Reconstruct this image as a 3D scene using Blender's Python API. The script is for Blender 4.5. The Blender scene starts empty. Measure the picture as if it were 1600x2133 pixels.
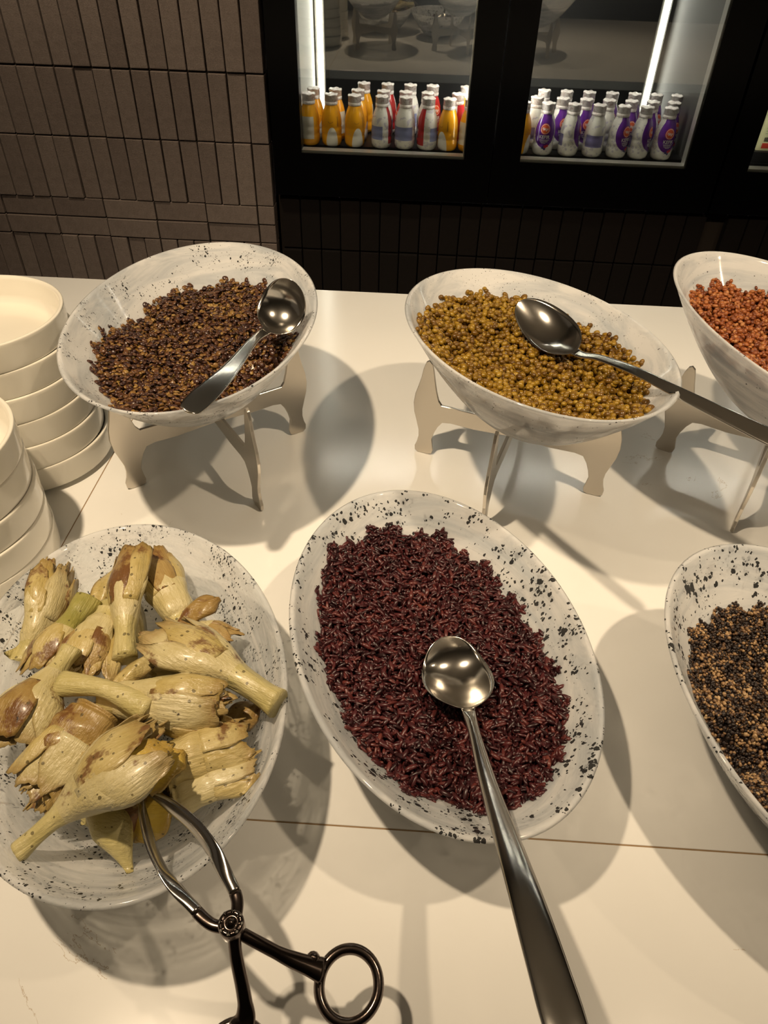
import bpy, bmesh, math, random
import numpy as np
from mathutils import Vector, Matrix
random.seed(7); RNG = np.random.default_rng(11)
PI = math.pi
SC = bpy.context.scene
COL = SC.collection

# ------------------------------------------------------------------ camera
F_PX, PITCH, ROLL, YAW, CAM_H = 1500.0, 41.67, 1.853, -2.03, 0.60   # counter top is z = 0
_p, _r, _y = (math.radians(v) for v in (PITCH, ROLL, YAW))
_fw = np.array([math.sin(_y)*math.cos(_p), math.cos(_y)*math.cos(_p), -math.sin(_p)])
_rt = np.array([math.cos(_y), -math.sin(_y), 0.0]); _up = np.cross(_rt, _fw)
_rt, _up = math.cos(_r)*_rt + math.sin(_r)*_up, -math.sin(_r)*_rt + math.cos(_r)*_up
CAM_O = np.array([0, 0, CAM_H])
cam = bpy.data.cameras.new('camera'); cam_o = bpy.data.objects.new('camera', cam); COL.objects.link(cam_o)
cam.sensor_fit = 'VERTICAL'; cam.sensor_height = 24.0; cam.lens = F_PX*24.0/2133.0; cam.clip_start = 0.01
cam_o.matrix_world = Matrix(((_rt[0], _up[0], -_fw[0], 0), (_rt[1], _up[1], -_fw[1], 0), (_rt[2], _up[2], -_fw[2], CAM_H), (0, 0, 0, 1)))
SC.camera = cam_o

def ray(x, y):
    d = _rt*(x-800)/F_PX - _up*(y-1066.5)/F_PX + _fw
    return d/np.linalg.norm(d)
def at(x, y, z=0.0):                       # the point of the place at height z seen at a pixel of the photograph
    d = ray(x, y); return CAM_O + d*((z-CAM_H)/d[2])

# ------------------------------------------------------------------ world, lamps, exposure
w = bpy.data.worlds.new('world'); SC.world = w; w.use_nodes = True
w.node_tree.nodes['Background'].inputs[0].default_value = (1.0, 0.80, 0.58, 1)
w.node_tree.nodes['Background'].inputs[1].default_value = 0.06
def spot(name, loc, tgt, power, rad=0.022, cone=110, col=(1.0, 0.785, 0.53), blend=0.6):
    l = bpy.data.lights.new(name, 'SPOT'); l.energy = power; l.color = col; l.shadow_soft_size = rad
    l.spot_size = math.radians(cone); l.spot_blend = blend
    o = bpy.data.objects.new(name, l); COL.objects.link(o); o.location = loc
    o.rotation_euler = (Vector(tgt)-Vector(loc)).to_track_quat('-Z', 'Y').to_euler(); return o
spot('buffet_spot_lamp', (-0.47, 0.27, 1.42), (-0.36, 0.80, 0), 78, cone=88, blend=1.0)
spot('buffet_spot_lamp', (0.66, 0.30, 1.42), (0.56, 0.82, 0), 54, cone=88, blend=1.0)
spot('buffet_spot_lamp', (1.75, 0.30, 1.42), (1.7, 0.48, 0), 30)
spot('aisle_spot_lamp', (-0.85, 1.60, 1.55), (-0.85, 2.28, 0.60), 30, 0.05, 95)
SC.view_settings.view_transform = 'Standard'; SC.view_settings.look = 'None'
SC.view_settings.exposure = 0.12; SC.view_settings.gamma = 1.0; SC.view_settings.use_curve_mapping = False

# ------------------------------------------------------------------ materials
class NT:
    def __init__(s, name):
        s.m = bpy.data.materials.new(name); s.m.use_nodes = True; s.t = s.m.node_tree; s.t.nodes.clear()
        s.out = s.n('ShaderNodeOutputMaterial')
    def n(s, typ, **kw):
        nd = s.t.nodes.new(typ)
        for k, v in kw.items():
            if k.startswith('i_'):
                key = k[2:]; key = int(key) if key.isdigit() else key.replace('_', ' ')
                s.set(nd.inputs[key], v)
            else: setattr(nd, k, v)
        return nd
    def set(s, inp, v):
        if isinstance(v, bpy.types.NodeSocket): s.t.links.new(v, inp)
        elif isinstance(v, bpy.types.Node): s.t.links.new(v.outputs[0], inp)
        else:
            if isinstance(v, (tuple, list)) and len(v) == 3 and inp.type == 'RGBA': v = (*v, 1)
            inp.default_value = v
    def math(s, op, a, b=0.0, c=None):
        nd = s.n('ShaderNodeMath', operation=op); s.set(nd.inputs[0], a); s.set(nd.inputs[1], b)
        if c is not None: s.set(nd.inputs[2], c)
        return nd.outputs[0]
    def ramp(s, fac, stops, interp='LINEAR'):
        nd = s.n('ShaderNodeValToRGB'); s.set(nd.inputs[0], fac); cr = nd.color_ramp; cr.interpolation = interp
        while len(cr.elements) < len(stops): cr.elements.new(0.5)
        for e, (p, c) in zip(cr.elements, stops):
            e.position = p; e.color = (*c, 1) if len(c) == 3 else c
        return nd.outputs[0]
    def mix(s, fac, a, b, typ='MIX'):
        nd = s.n('ShaderNodeMix', data_type='RGBA', blend_type=typ); s.set(nd.inputs[0], fac); s.set(nd.inputs[6], a); s.set(nd.inputs[7], b); return nd.outputs[2]
    def obj(s): return s.n('ShaderNodeTexCoord').outputs['Object']
    def noise(s, vec, scale, detail=3, rough=0.5, dist=0.0):
        nd = s.n('ShaderNodeTexNoise'); s.set(nd.inputs['Vector'], vec); nd.inputs['Scale'].default_value = scale
        nd.inputs['Detail'].default_value = detail; nd.inputs['Roughness'].default_value = rough; nd.inputs['Distortion'].default_value = dist; return nd.outputs[0]
    def bump(s, h, strength=0.3, dist=0.002):
        nd = s.n('ShaderNodeBump'); nd.inputs['Strength'].default_value = strength; nd.inputs['Distance'].default_value = dist; s.set(nd.inputs['Height'], h); return nd.outputs[0]
    def pbr(s, col, rough=0.5, metal=0.0, **kw):
        b = s.n('ShaderNodeBsdfPrincipled'); s.set(b.inputs['Base Color'], col); s.set(b.inputs['Roughness'], rough); s.set(b.inputs['Metallic'], metal)
        for k, v in kw.items(): s.set(b.inputs[k.replace('_', ' ')], v)
        return b.outputs[0]
    def done(s, sh): s.t.links.new(sh, s.out.inputs[0]); return s.m
def lin(r, g, b):
    f = lambda c: (c/255)/12.92 if c <= 10 else (((c/255)+0.055)/1.055)**2.4
    return (f(r), f(g), f(b))
def plain(name, col, rough=0.5, metal=0.0, **kw):
    m = NT(name); return m.done(m.pbr(col, rough, metal, **kw))

M = {}
def mat_counter():
    m = NT('white quartz'); o = m.obj()
    n1 = m.noise(o, 3.2, 8, 0.62, 1.6)
    vein = m.math('LESS_THAN', m.math('ABSOLUTE', m.math('SUBTRACT', n1, 0.5)), 0.0016)
    mask = m.math('GREATER_THAN', m.noise(o, 4.0, 2), 0.63)
    n2 = m.noise(o, 2.0, 4, 0.5, 0.6)
    base = m.ramp(n2, [(0.3, (0.80, 0.79, 0.76)), (0.7, (0.86, 0.85, 0.82))])
    col = m.mix(m.math('MULTIPLY', m.math('MULTIPLY', vein, mask), 0.55), base, (0.42, 0.30, 0.18))
    sm = m.noise(o, 6.0, 4, 0.6)
    rough = m.math('ADD', 0.10, m.math('MULTIPLY', sm, 0.12))
    return m.done(m.pbr(col, rough, 0.0))
M['counter'] = mat_counter()
M['seam'] = plain('seam filler', (0.30, 0.19, 0.09), 0.7)
M['counter_base'] = plain('counter panel', (0.05, 0.04, 0.035), 0.5)
def mat_brick(name, c0, c1, rough=0.85):
    m = NT(name); o = m.obj(); rnd = m.n('ShaderNodeObjectInfo').outputs['Random']
    col = m.ramp(rnd, [(0.0, c0), (1.0, c1)]); n = m.noise(o, 60, 6, 0.65); g = m.noise(o, 420, 2)
    col = m.mix(0.35, col, m.ramp(n, [(0.3, (0.25, 0.25, 0.25)), (0.7, (0.8, 0.8, 0.8))]), 'MULTIPLY')
    col = m.mix(0.3, col, m.ramp(g, [(0.35, (0.4, 0.4, 0.4)), (0.65, (1, 1, 1))]), 'MULTIPLY')
    return m.done(m.pbr(col, rough, 0.0, Normal=m.bump(m.math('ADD', n, g), 0.35, 0.002)))
M['brick'] = mat_brick('grey brown brick', (0.33, 0.265, 0.24), (0.44, 0.36, 0.325))
M['brick_dark'] = mat_brick('dark brown brick', (0.006, 0.003, 0.0022), (0.012, 0.006, 0.0045), 0.95)
M['mortar'] = plain('dark mortar', (0.035, 0.026, 0.02), 0.95)
M['floor'] = plain('dark floor', (0.04, 0.032, 0.027), 0.6)
M['ceiling'] = plain('pale ceiling', (0.42, 0.38, 0.33), 0.9)
M['wall'] = plain('taupe wall', (0.26, 0.22, 0.18), 0.9)
M['black'] = plain('black lacquer', (0.0025, 0.0025, 0.0032), 0.3, 0.0, Specular_IOR_Level=0.22)
M['inner_dark'] = plain('dark fridge liner', (0.005, 0.005, 0.0055), 0.5, 0.0, Specular_IOR_Level=0.25)
M['inner_light'] = plain('light fridge liner', (0.55, 0.55, 0.5), 0.5)
M['inner_mid'] = plain('grey fridge liner', (0.055, 0.053, 0.05), 0.5)
M['alu'] = plain('aluminium trim', (0.62, 0.60, 0.55), 0.35, 0.8)
def mat_emit(name, col, s):
    m = NT(name); e = m.n('ShaderNodeEmission'); m.set(e.inputs[0], col); e.inputs[1].default_value = s; return m.done(e.outputs[0])
M['led'] = mat_emit('cool white led', (1.0, 0.95, 0.84), 13.0)
M['led_added'] = mat_emit('added cabinet led', (1.0, 0.93, 0.82), 85.0)  # strong glow for the tubes added out of view in the fridges
def mat_pane():
    m = NT('door glass'); t = m.n('ShaderNodeBsdfTransparent'); m.set(t.inputs[0], (0.9, 0.92, 0.9)); g = m.n('ShaderNodeBsdfGlossy'); g.inputs['Roughness'].default_value = 0.012
    lw = m.n('ShaderNodeLayerWeight'); lw.inputs[0].default_value = 0.5; fr = m.n('ShaderNodeMath', operation='MULTIPLY_ADD'); m.set(fr.inputs[0], m.math('POWER', lw.outputs['Facing'], 5.0)); fr.inputs[1].default_value = 0.9; fr.inputs[2].default_value = 0.125
    mx = m.n('ShaderNodeMixShader'); m.set(mx.inputs[0], fr.outputs[0]); m.set(mx.inputs[1], t.outputs[0]); m.set(mx.inputs[2], g.outputs[0]); return m.done(mx.outputs[0])
M['pane'] = mat_pane()
def mat_bowl(name, speck, fine=1.0, seed=0.0, clear=0.22):
    m = NT(name); o = m.obj(); mp = m.n('ShaderNodeMapping'); m.set(mp.inputs[0], o); mp.inputs['Location'].default_value = (seed, seed*0.7, 0)
    v = mp.outputs[0]
    st = m.n('ShaderNodeMapping'); m.set(st.inputs[0], v); st.inputs['Scale'].default_value = (1.0, 1.6, 9.0); st.inputs['Rotation'].default_value = (0.3, 0.2, 0.5)
    sw = m.noise(st.outputs[0], 6.0, 5, 0.6, 1.2)
    swr = m.ramp(sw, [(0.34, (0, 0, 0)), (0.60, (1, 1, 1))])
    col = m.mix(swr, (0.62, 0.67, 0.73), (0.93, 0.93, 0.93))
    clump = m.ramp(m.noise(v, 34, 3, 0.6), [(0.40, (0, 0, 0)), (0.60, (1, 1, 1))])
    stz = m.n('ShaderNodeMapping'); m.set(stz.inputs[0], v); stz.inputs['Scale'].default_value = (1, 1, 0.55)
    warp = m.n('ShaderNodeTexNoise'); m.set(warp.inputs['Vector'], v); warp.inputs['Scale'].default_value = 260
    wv = m.n('ShaderNodeVectorMath', operation='MULTIPLY_ADD'); m.set(wv.inputs[0], warp.outputs['Color']); wv.inputs[1].default_value = (0.0035,)*3; m.set(wv.inputs[2], stz.outputs[0])
    def dots(scale, thr):
        vo = m.n('ShaderNodeTexVoronoi'); m.set(vo.inputs['Vector'], wv.outputs[0]); vo.inputs['Scale'].default_value = scale
        sep = m.n('ShaderNodeSeparateColor'); m.set(sep.inputs[0], vo.outputs['Color'])
        lim = m.math('MULTIPLY', m.math('MULTIPLY', sep.outputs[0], sep.outputs[1]), thr)
        lim = m.math('MULTIPLY', lim, clump)
        return m.math('LESS_THAN', vo.outputs['Distance'], lim)
    sp = m.math('MAXIMUM', dots(170*fine, 0.50*speck), dots(340*fine, 0.62*speck))
    col = m.mix(m.math('MULTIPLY', sp, 0.93), col, (0.012, 0.011, 0.01))
    b = m.pbr(col, 0.07, 0.0, Specular_IOR_Level=0.5)
    tl = m.n('ShaderNodeBsdfTranslucent'); m.set(tl.inputs[0], m.mix(sp, (0.93, 0.93, 0.92), (0.02, 0.02, 0.02)))
    m1 = m.n('ShaderNodeMixShader'); m1.inputs[0].default_value = 0.42; m.set(m1.inputs[1], b); m.set(m1.inputs[2], tl.outputs[0])
    tr = m.n('ShaderNodeBsdfTransparent'); m.set(tr.inputs[0], (0.97, 0.98, 0.98))
    f = m.math('MULTIPLY', m.math('SUBTRACT', 1.0, sp), m.math('ADD', clear*0.45, m.math('MULTIPLY', m.math('SUBTRACT', 1.0, swr), clear*1.1)))
    m2 = m.n('ShaderNodeMixShader'); m.set(m2.inputs[0], f); m.set(m2.inputs[1], m1.outputs[0]); m.set(m2.inputs[2], tr.outputs[0])
    return m.done(m2.outputs[0])
def mat_steel(name, col, rough, scr=0.25):
    m = NT(name); o = m.obj(); n = m.noise(o, 35, 5, 0.7); n2 = m.noise(o, 9, 3, 0.5)
    c = m.mix(m.math('MULTIPLY', n2, 0.35), col, tuple(v*0.6 for v in col))
    r = m.math('ADD', rough, m.math('MULTIPLY', n, scr*0.3))
    return m.done(m.pbr(c, r, 1.0, Normal=m.bump(n, 0.05, 0.001)))
M['spoon'] = mat_steel('stainless steel', (0.70, 0.67, 0.62), 0.13)
M['stand'] = mat_steel('brushed nickel', (0.66, 0.61, 0.54), 0.26)
M['tongs'] = mat_steel('dark gunmetal', (0.17, 0.135, 0.12), 0.16)
M['tongs_tip'] = mat_steel('polished steel', (0.55, 0.52, 0.48), 0.12)
def mat_ceramic():
    m = NT('cream ceramic'); o = m.obj(); n = m.noise(o, 9, 2)
    return m.done(m.pbr(m.ramp(n, [(0.3, (0.80, 0.76, 0.66)), (0.7, (0.86, 0.82, 0.72))]), 0.14, 0.0, Coat_Weight=0.3, Coat_Roughness=0.05))
M['ceramic'] = mat_ceramic()
def mat_grain(name, stops, rough=0.35, clump=None, bump=0.0):
    m = NT(name); g = m.n('ShaderNodeNewGeometry').outputs['Random Per Island']; o = m.obj()
    fac = g
    if clump:
        n = m.noise(o, clump[0], 3, 0.6); fac = m.math('ADD', m.math('MULTIPLY', g, 1-clump[1]), m.math('MULTIPLY', m.math('MULTIPLY', m.math('SUBTRACT', n, 0.27), 2.2), clump[1]))
    col = m.ramp(fac, stops)
    n3 = m.noise(o, 500, 2); col = m.mix(0.35, col, m.ramp(n3, [(0.3, (0.45, 0.45, 0.45)), (0.65, (1, 1, 1))]), 'MULTIPLY')
    return m.done(m.pbr(col, rough, 0.0, Specular_IOR_Level=0.5))
M['lentil'] = mat_grain('lentils', [(0.0, (0.025, 0.010, 0.010)), (0.34, (0.058, 0.023, 0.015)), (0.60, (0.12, 0.050, 0.021)), (0.80, (0.24, 0.125, 0.032)), (1.0, (0.47, 0.30, 0.085))], 0.3, (28, 0.28))
M['mung'] = mat_grain('mung beans', [(0.0, (0.065, 0.026, 0.005)), (0.25, (0.145, 0.068, 0.007)), (0.6, (0.255, 0.138, 0.011)), (1.0, (0.40, 0.245, 0.025))], 0.24, (14, 0.3))
M['red'] = mat_grain('red grain', [(0.0, (0.15, 0.035, 0.010)), (0.4, (0.29, 0.075, 0.018)), (0.8, (0.41, 0.13, 0.033)), (1.0, (0.52, 0.22, 0.07))], 0.32)
M['rice'] = mat_grain('red black rice', [(0.0, (0.012, 0.003, 0.004)), (0.35, (0.036, 0.007, 0.009)), (0.7, (0.072, 0.013, 0.015)), (0.92, (0.12, 0.026, 0.022)), (1.0, (0.22, 0.065, 0.045))], 0.34, (20, 0.2))
M['quinoa'] = mat_grain('quinoa', [(0.0, (0.010, 0.006, 0.005)), (0.50, (0.022, 0.012, 0.009)), (0.57, (0.10, 0.05, 0.025)), (0.68, (0.36, 0.21, 0.095)), (1.0, (0.60, 0.42, 0.22))], 0.45, (60, 0.5))
def mat_arti(name, c0, c1, char=0.62, seed=0.0, c2=None):
    m = NT(name); o = m.obj(); oi = m.n('ShaderNodeObjectInfo').outputs['Random']
    mp = m.n('ShaderNodeMapping'); m.set(mp.inputs[0], o); cb = m.n('ShaderNodeCombineXYZ'); m.set(cb.inputs[0], m.math('MULTIPLY', oi, 9.0)); cb.inputs[1].default_value = seed; m.set(mp.inputs['Location'], cb.outputs[0])
    v = mp.outputs[0]
    st = m.n('ShaderNodeMapping'); m.set(st.inputs[0], v); st.inputs['Scale'].default_value = (0.12, 1, 1)
    fib = m.noise(st.outputs[0], 420, 3, 0.6)
    n = m.noise(v, 30, 4, 0.6)
    col = m.mix(m.ramp(n, [(0.32, (0, 0, 0)), (0.68, (1, 1, 1))]), c0, c1)
    col = m.mix(m.math('MULTIPLY', fib, 0.60), col, c2 or (0.40, 0.32, 0.10))
    tp = m.n('ShaderNodeAttribute'); tp.attribute_name = 'tip'
    tn = m.math('MULTIPLY', tp.outputs['Fac'], m.math('ADD', 0.35, m.math('MULTIPLY', m.noise(v, 70, 3, 0.6), 1.1)))
    col = m.mix(m.math('MINIMUM', tn, 0.62), col, (0.26, 0.155, 0.04))
    ch = m.ramp(m.noise(v, 24, 5, 0.7), [(char, (0, 0, 0)), (char+0.07, (1, 1, 1))])
    col = m.mix(m.math('MULTIPLY', ch, 0.85), col, (0.13, 0.045, 0.012))
    ch2 = m.ramp(m.noise(v, 30, 5, 0.75), [(char+0.07, (0, 0, 0)), (char+0.12, (1, 1, 1))])
    col = m.mix(ch2, col, (0.018, 0.009, 0.006))
    fl = m.n('ShaderNodeTexVoronoi'); m.set(fl.inputs['Vector'], v); fl.inputs['Scale'].default_value = 240
    sc = m.n('ShaderNodeSeparateColor'); m.set(sc.inputs[0], fl.outputs['Color'])
    fk = m.math('LESS_THAN', fl.outputs['Distance'], m.math('MULTIPLY', m.math('POWER', sc.outputs[0], 9.0), 0.40))
    col = m.mix(m.math('MULTIPLY', fk, 0.75), col, (0.07, 0.05, 0.015))
    return m.done(m.pbr(col, 0.40, 0.0, Normal=m.bump(m.math('ADD', m.math('MULTIPLY', fib, 0.8), m.math('ADD', n, m.math('MULTIPLY', m.noise(v, 150, 3, 0.6), 0.5))), 0.5, 0.003), Coat_Weight=0.22, Coat_Roughness=0.2))
M['heart'] = mat_arti('artichoke flesh', (0.52, 0.44, 0.22), (0.68, 0.61, 0.39), 0.60)
M['stem'] = mat_arti('artichoke stem', (0.46, 0.40, 0.16), (0.63, 0.55, 0.29), 0.66, 3.0)
M['stem_green'] = mat_arti('green artichoke stem', (0.22, 0.22, 0.04), (0.42, 0.38, 0.12), 0.70, 3.0)
M['leaf'] = mat_arti('artichoke leaf', (0.47, 0.37, 0.12), (0.66, 0.56, 0.28), 0.56, 5.0, (0.28, 0.18, 0.04))
M['leaf_yellow'] = mat_arti('yellow artichoke leaf', (0.55, 0.36, 0.02), (0.68, 0.48, 0.07), 0.66, 6.0)
M['leaf_brown'] = mat_arti('browned artichoke leaf', (0.33, 0.215, 0.06), (0.52, 0.39, 0.16), 0.51, 8.0, (0.18, 0.09, 0.02))

# ------------------------------------------------------------------ helpers
def mesh(name, verts, faces, mat=None, smooth=False, parent=None, mats=None):
    me = bpy.data.meshes.new(name); me.from_pydata([tuple(v) for v in verts], [], faces); me.update()
    bm = bmesh.new(); bm.from_mesh(me); bmesh.ops.recalc_face_normals(bm, faces=bm.faces); bm.to_mesh(me); bm.free()
    if smooth: me.polygons.foreach_set('use_smooth', [True]*len(me.polygons))
    o = bpy.data.objects.new(name, me); COL.objects.link(o)
    if mat: me.materials.append(M[mat] if isinstance(mat, str) else mat)
    if parent is not None: o.parent = parent
    return o
def set_tip(o, vals):
    at_ = o.data.attributes.new('tip', 'FLOAT', 'POINT'); at_.data.foreach_set('value', np.array(vals, np.float32)); return o
def link(name, me, parent=None, loc=(0, 0, 0), rot=None):
    o = bpy.data.objects.new(name, me); COL.objects.link(o); o.location = loc
    if rot is not None: o.rotation_euler = rot
    if parent is not None: o.parent = parent
    return o
def thing(name, label, cat, loc=(0, 0, 0), rz=0, group=None):
    o = bpy.data.objects.new(name, None); COL.objects.link(o); o.location = loc; o.rotation_euler = (0, 0, rz); o.empty_display_size = 0.03
    return tag(o, label, cat, group)
def tag(o, label, cat, group=None, kind=None):
    o['label'] = label; o['category'] = cat
    if group: o['group'] = group
    if kind: o['kind'] = kind
    return o
def struct(o, label=None, cat=None):
    o['kind'] = 'structure'
    if label: o['label'] = label; o['category'] = cat
    return o
def boxes(bl):
    V, Fc = [], []
    for (x0, x1, y0, y1, z0, z1) in bl:
        b = len(V); V += [(x, y, z) for z in (z0, z1) for y in (y0, y1) for x in (x0, x1)]
        Fc += [tuple(b+i for i in f) for f in ((0, 2, 3, 1), (4, 5, 7, 6), (0, 1, 5, 4), (2, 6, 7, 3), (0, 4, 6, 2), (1, 3, 7, 5))]
    return V, Fc
def bevel_box(name, sx, sy, sz, bev, mat, seg=2):
    me = bpy.data.meshes.new(name); bm = bmesh.new(); bmesh.ops.create_cube(bm, size=1.0)
    bmesh.ops.scale(bm, vec=(sx, sy, sz), verts=bm.verts)
    bmesh.ops.bevel(bm, geom=list(bm.edges), offset=bev, segments=seg, affect='EDGES', profile=0.5)
    bm.to_mesh(me); bm.free(); me.materials.append(M[mat]); return me
def lathe(prof, n=48, sx=1.0, sy=1.0):
    V, Fc = [], []; k = len(prof)
    for i in range(n):
        a = 2*PI*i/n
        V += [(r*math.cos(a)*sx, r*math.sin(a)*sy, z) for r, z in prof]
    for i in range(n):
        j = (i+1) % n
        for q in range(k-1):
            Fc.append((i*k+q, j*k+q, j*k+q+1, i*k+q+1))
    return V, Fc
def smoothstep(a, b, x):
    t = np.clip((x-a)/(b-a), 0, 1); return t*t*(3-2*t)
def catmull(P, n):
    P = np.array(P, float); Q = np.vstack([2*P[0]-P[1], P, 2*P[-1]-P[-2]]); out = []
    m = len(P)-1
    for s in np.linspace(0, m-1e-9, n):
        i = int(s); t = s-i; p0, p1, p2, p3 = Q[i], Q[i+1], Q[i+2], Q[i+3]
        out.append(0.5*((2*p1)+(-p0+p2)*t+(2*p0-5*p1+4*p2-p3)*t*t+(-p0+3*p1-3*p2+p3)*t**3))
    return np.array(out)
def frames(P, up=(0, 0, 1)):
    T = np.gradient(P, axis=0); T /= np.linalg.norm(T, axis=1)[:, None]
    up = np.array(up, float)
    S = np.cross(T, up); S /= np.linalg.norm(S, axis=1)[:, None]; N = np.cross(S, T)
    return T, S, N
def sweep(P, W, H, twist=None, k=12, up=(0, 0, 1), power=2.0):
    """closed rounded section of half width W and half height H along the centre line P"""
    T, S, N = frames(P, up); n = len(P); V, Fc = [], []
    for i in range(n):
        tw = 0 if twist is None else twist[i]
        s = S[i]*math.cos(tw)+N[i]*math.sin(tw); nn = -S[i]*math.sin(tw)+N[i]*math.cos(tw)
        for j in range(k):
            a = 2*PI*j/k; ca, sa = math.cos(a), math.sin(a)
            V.append(P[i]+s*W[i]*math.copysign(abs(ca)**(2/power), ca)+nn*H[i]*math.copysign(abs(sa)**(2/power), sa))
    for i in range(n-1):
        for j in range(k):
            j2 = (j+1) % k; Fc.append((i*k+j, i*k+j2, (i+1)*k+j2, (i+1)*k+j))
    Fc.append(tuple(range(k))); Fc.append(tuple((n-1)*k+j for j in range(k)))
    return V, Fc

# ------------------------------------------------------------------ room shell
WALL_Y = 2.30
def shell(name, b, mat): return struct(mesh(name, *boxes([b]), mat))
shell('floor', (-3.5, 4.0, -3.0, 3.4, -0.97, -0.92), 'floor')
shell('ceiling', (-3.5, 4.0, -3.0, 3.4, 1.75, 1.80), 'ceiling')
shell('wall_back', (-3.5, 4.0, 3.30, 3.4, -0.92, 1.75), 'wall')
shell('wall_front', (-3.5, 4.0, -3.1, -3.0, -0.92, 1.75), 'wall')
shell('wall_right', (4.0, 4.1, -3.0, 3.4, -0.92, 1.75), 'wall')

# brick wall with soldier courses and two stretcher courses; every brick is a piece of the wall
BX1 = -0.456
wl = struct(mesh('wall_left', *boxes([(-3.5, BX1-0.004, WALL_Y+0.008, WALL_Y+0.9, -0.92, 1.75)]), 'mortar'))
P_S = 0.0546
soldier = bevel_box('brick', P_S-0.0042, 0.05, 0.1765, 0.002, 'brick')
stretch = bevel_box('brick', P_S*3-0.0042, 0.05, 0.0555, 0.002, 'brick')
stub = bevel_box('brick', P_S-0.0035, 0.05, 0.0555, 0.0022, 'brick')
def brick(me, x, z, parent, y=WALL_Y):
    o = link('brick', me, parent, (x, y+0.025+random.uniform(-0.0055, 0.002), z), (random.uniform(-.006, .006), random.uniform(-.006, .006), random.uniform(-.008, .008)))
    return o
for zc in (0.075+0.1815*2, 0.075+0.1815, 0.075, -0.105, -0.402):
    for i in range(24):
        brick(soldier, BX1-P_S*(i+0.5), zc, wl)
for zc in (-0.2235, -0.2825):
    brick(stub, BX1-P_S*0.5, zc, wl)
    for i in range(8):
        brick(stretch, BX1-P_S-P_S*3*(i+0.5), zc, wl)

# dark brick plinth below the fridges
wp = struct(mesh('wall_plinth', *boxes([(BX1+0.005, 2.2, WALL_Y+0.055, WALL_Y+0.40, -0.92, -0.166)]), 'mortar'))
pl_me = bevel_box('brick', 0.060, 0.03, 0.160, 0.003, 'brick_dark')
for r in range(3):
    for i in range(30):
        x = BX1+0.045+0.0635*i
        if 0.885 < x < 0.935: continue
        o = link('brick', pl_me, wp, (x, WALL_Y+0.042+random.uniform(-0.006, 0.0), -0.252-0.165*r))

# ------------------------------------------------------------------ fridges
SILL = -0.030
def fridge(x0, x1, doors, walls, label, strips):
    t = thing('display_fridge', label, 'fridge', (0, 0, 0))
    yb = 2.98
    mesh('back_panel', *boxes([(x0+0.04, x1-0.04, 2.95, yb, -0.15, 1.45)]), 'inner_dark', parent=t)
    mesh('bottom_panel', *boxes([(x0, x1, WALL_Y+0.075, yb, -0.155, SILL)]), 'inner_dark', parent=t)
    mesh('top_panel', *boxes([(x0, x1, WALL_Y+0.05, yb, 1.30, 1.45)]), 'black', parent=t)
    for (a, b, mt) in walls:
        mesh('side_panel', *boxes([(a, b, WALL_Y+0.05, 2.95, SILL, 1.30)]), mt, parent=t)
    for (a, b, g0, g1) in doors:
        d = mesh('door', *boxes([(a, g0, WALL_Y, WALL_Y+0.045, -0.157, 1.40), (g1, b, WALL_Y, WALL_Y+0.045, -0.157, 1.40), (g0, g1, WALL_Y, WALL_Y+0.045, -0.157, SILL-0.004), (g0, g1, WALL_Y, WALL_Y+0.045, 1.25, 1.40)]), 'black', parent=t)
        mesh('glass_pane', *boxes([(g0, g1, WALL_Y+0.004, WALL_Y+0.010, SILL-0.004, 1.25)]), 'pane', parent=d)
        mesh('sill_trim', *boxes([(g0, g1, WALL_Y+0.011, WALL_Y+0.045, SILL-0.004, SILL+0.001)]), 'alu', parent=d)
        mesh('edge_trim', *boxes([(g1-0.003, g1, WALL_Y+0.011, WALL_Y+0.045, SILL+0.001, 1.25)]), 'alu', parent=d)
    if len(doors) == 2:
        c = mesh('added_led_mount', *boxes([(0.180, 0.226, WALL_Y+0.050, WALL_Y+0.066, SILL, 1.29)]), 'alu', parent=t)
        mesh('led_tube', *boxes([(0.166, 0.180, WALL_Y+0.050, WALL_Y+0.058, SILL+0.01, 1.28), (0.226, 0.240, WALL_Y+0.050, WALL_Y+0.058, SILL+0.01, 1.28)]), 'led_added', parent=c)  # bar and tubes added unseen behind the stile to brighten the bottles
    else:
        c = mesh('added_led_mount', *boxes([(x0+0.061, x0+0.064, WALL_Y+0.046, WALL_Y+0.06, SILL, 1.29)]), 'alu', parent=t)
        mesh('led_tube', *boxes([(x0+0.064, x0+0.070, WALL_Y+0.047, WALL_Y+0.054, SILL+0.01, 1.28)]), 'led', parent=c)  # bar and tube added behind the stile to light the sill and carton
    c = mesh('light_strip', *boxes([(x0+0.09, x1-0.10, WALL_Y+0.055, WALL_Y+0.095, 1.275, 1.30)]), 'alu', parent=t)
    mesh('led_tube', *boxes([(x0+0.10, x1-0.11, WALL_Y+0.060, WALL_Y+0.090, 1.268, 1.275)]), 'led_added', parent=c)  # strip added out of view above the glass to brighten the contents
    for (x, y, s) in strips:
        c = mesh('light_strip', *boxes([(x-0.014, x+0.014, y-0.004, y+0.012, SILL, 1.29)]), 'alu', parent=t)
        mesh('led_tube', *boxes([(x-0.008, x+0.008, y-0.010, y-0.004, SILL+0.004, 1.285)]), 'led', parent=c)
    return t
fridge(-0.447, 0.872, [(-0.447, 0.203, -0.362, 0.122), (0.206, 0.872, 0.287, 0.772)], [(-0.447, -0.372, 'inner_light'), (0.782, 0.872, 'inner_mid')],
       'black double-door glass fridge beside the brick wall, holding the small bottles', [(-0.352, 2.73, 1), (0.752, 2.84, -1)])
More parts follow.
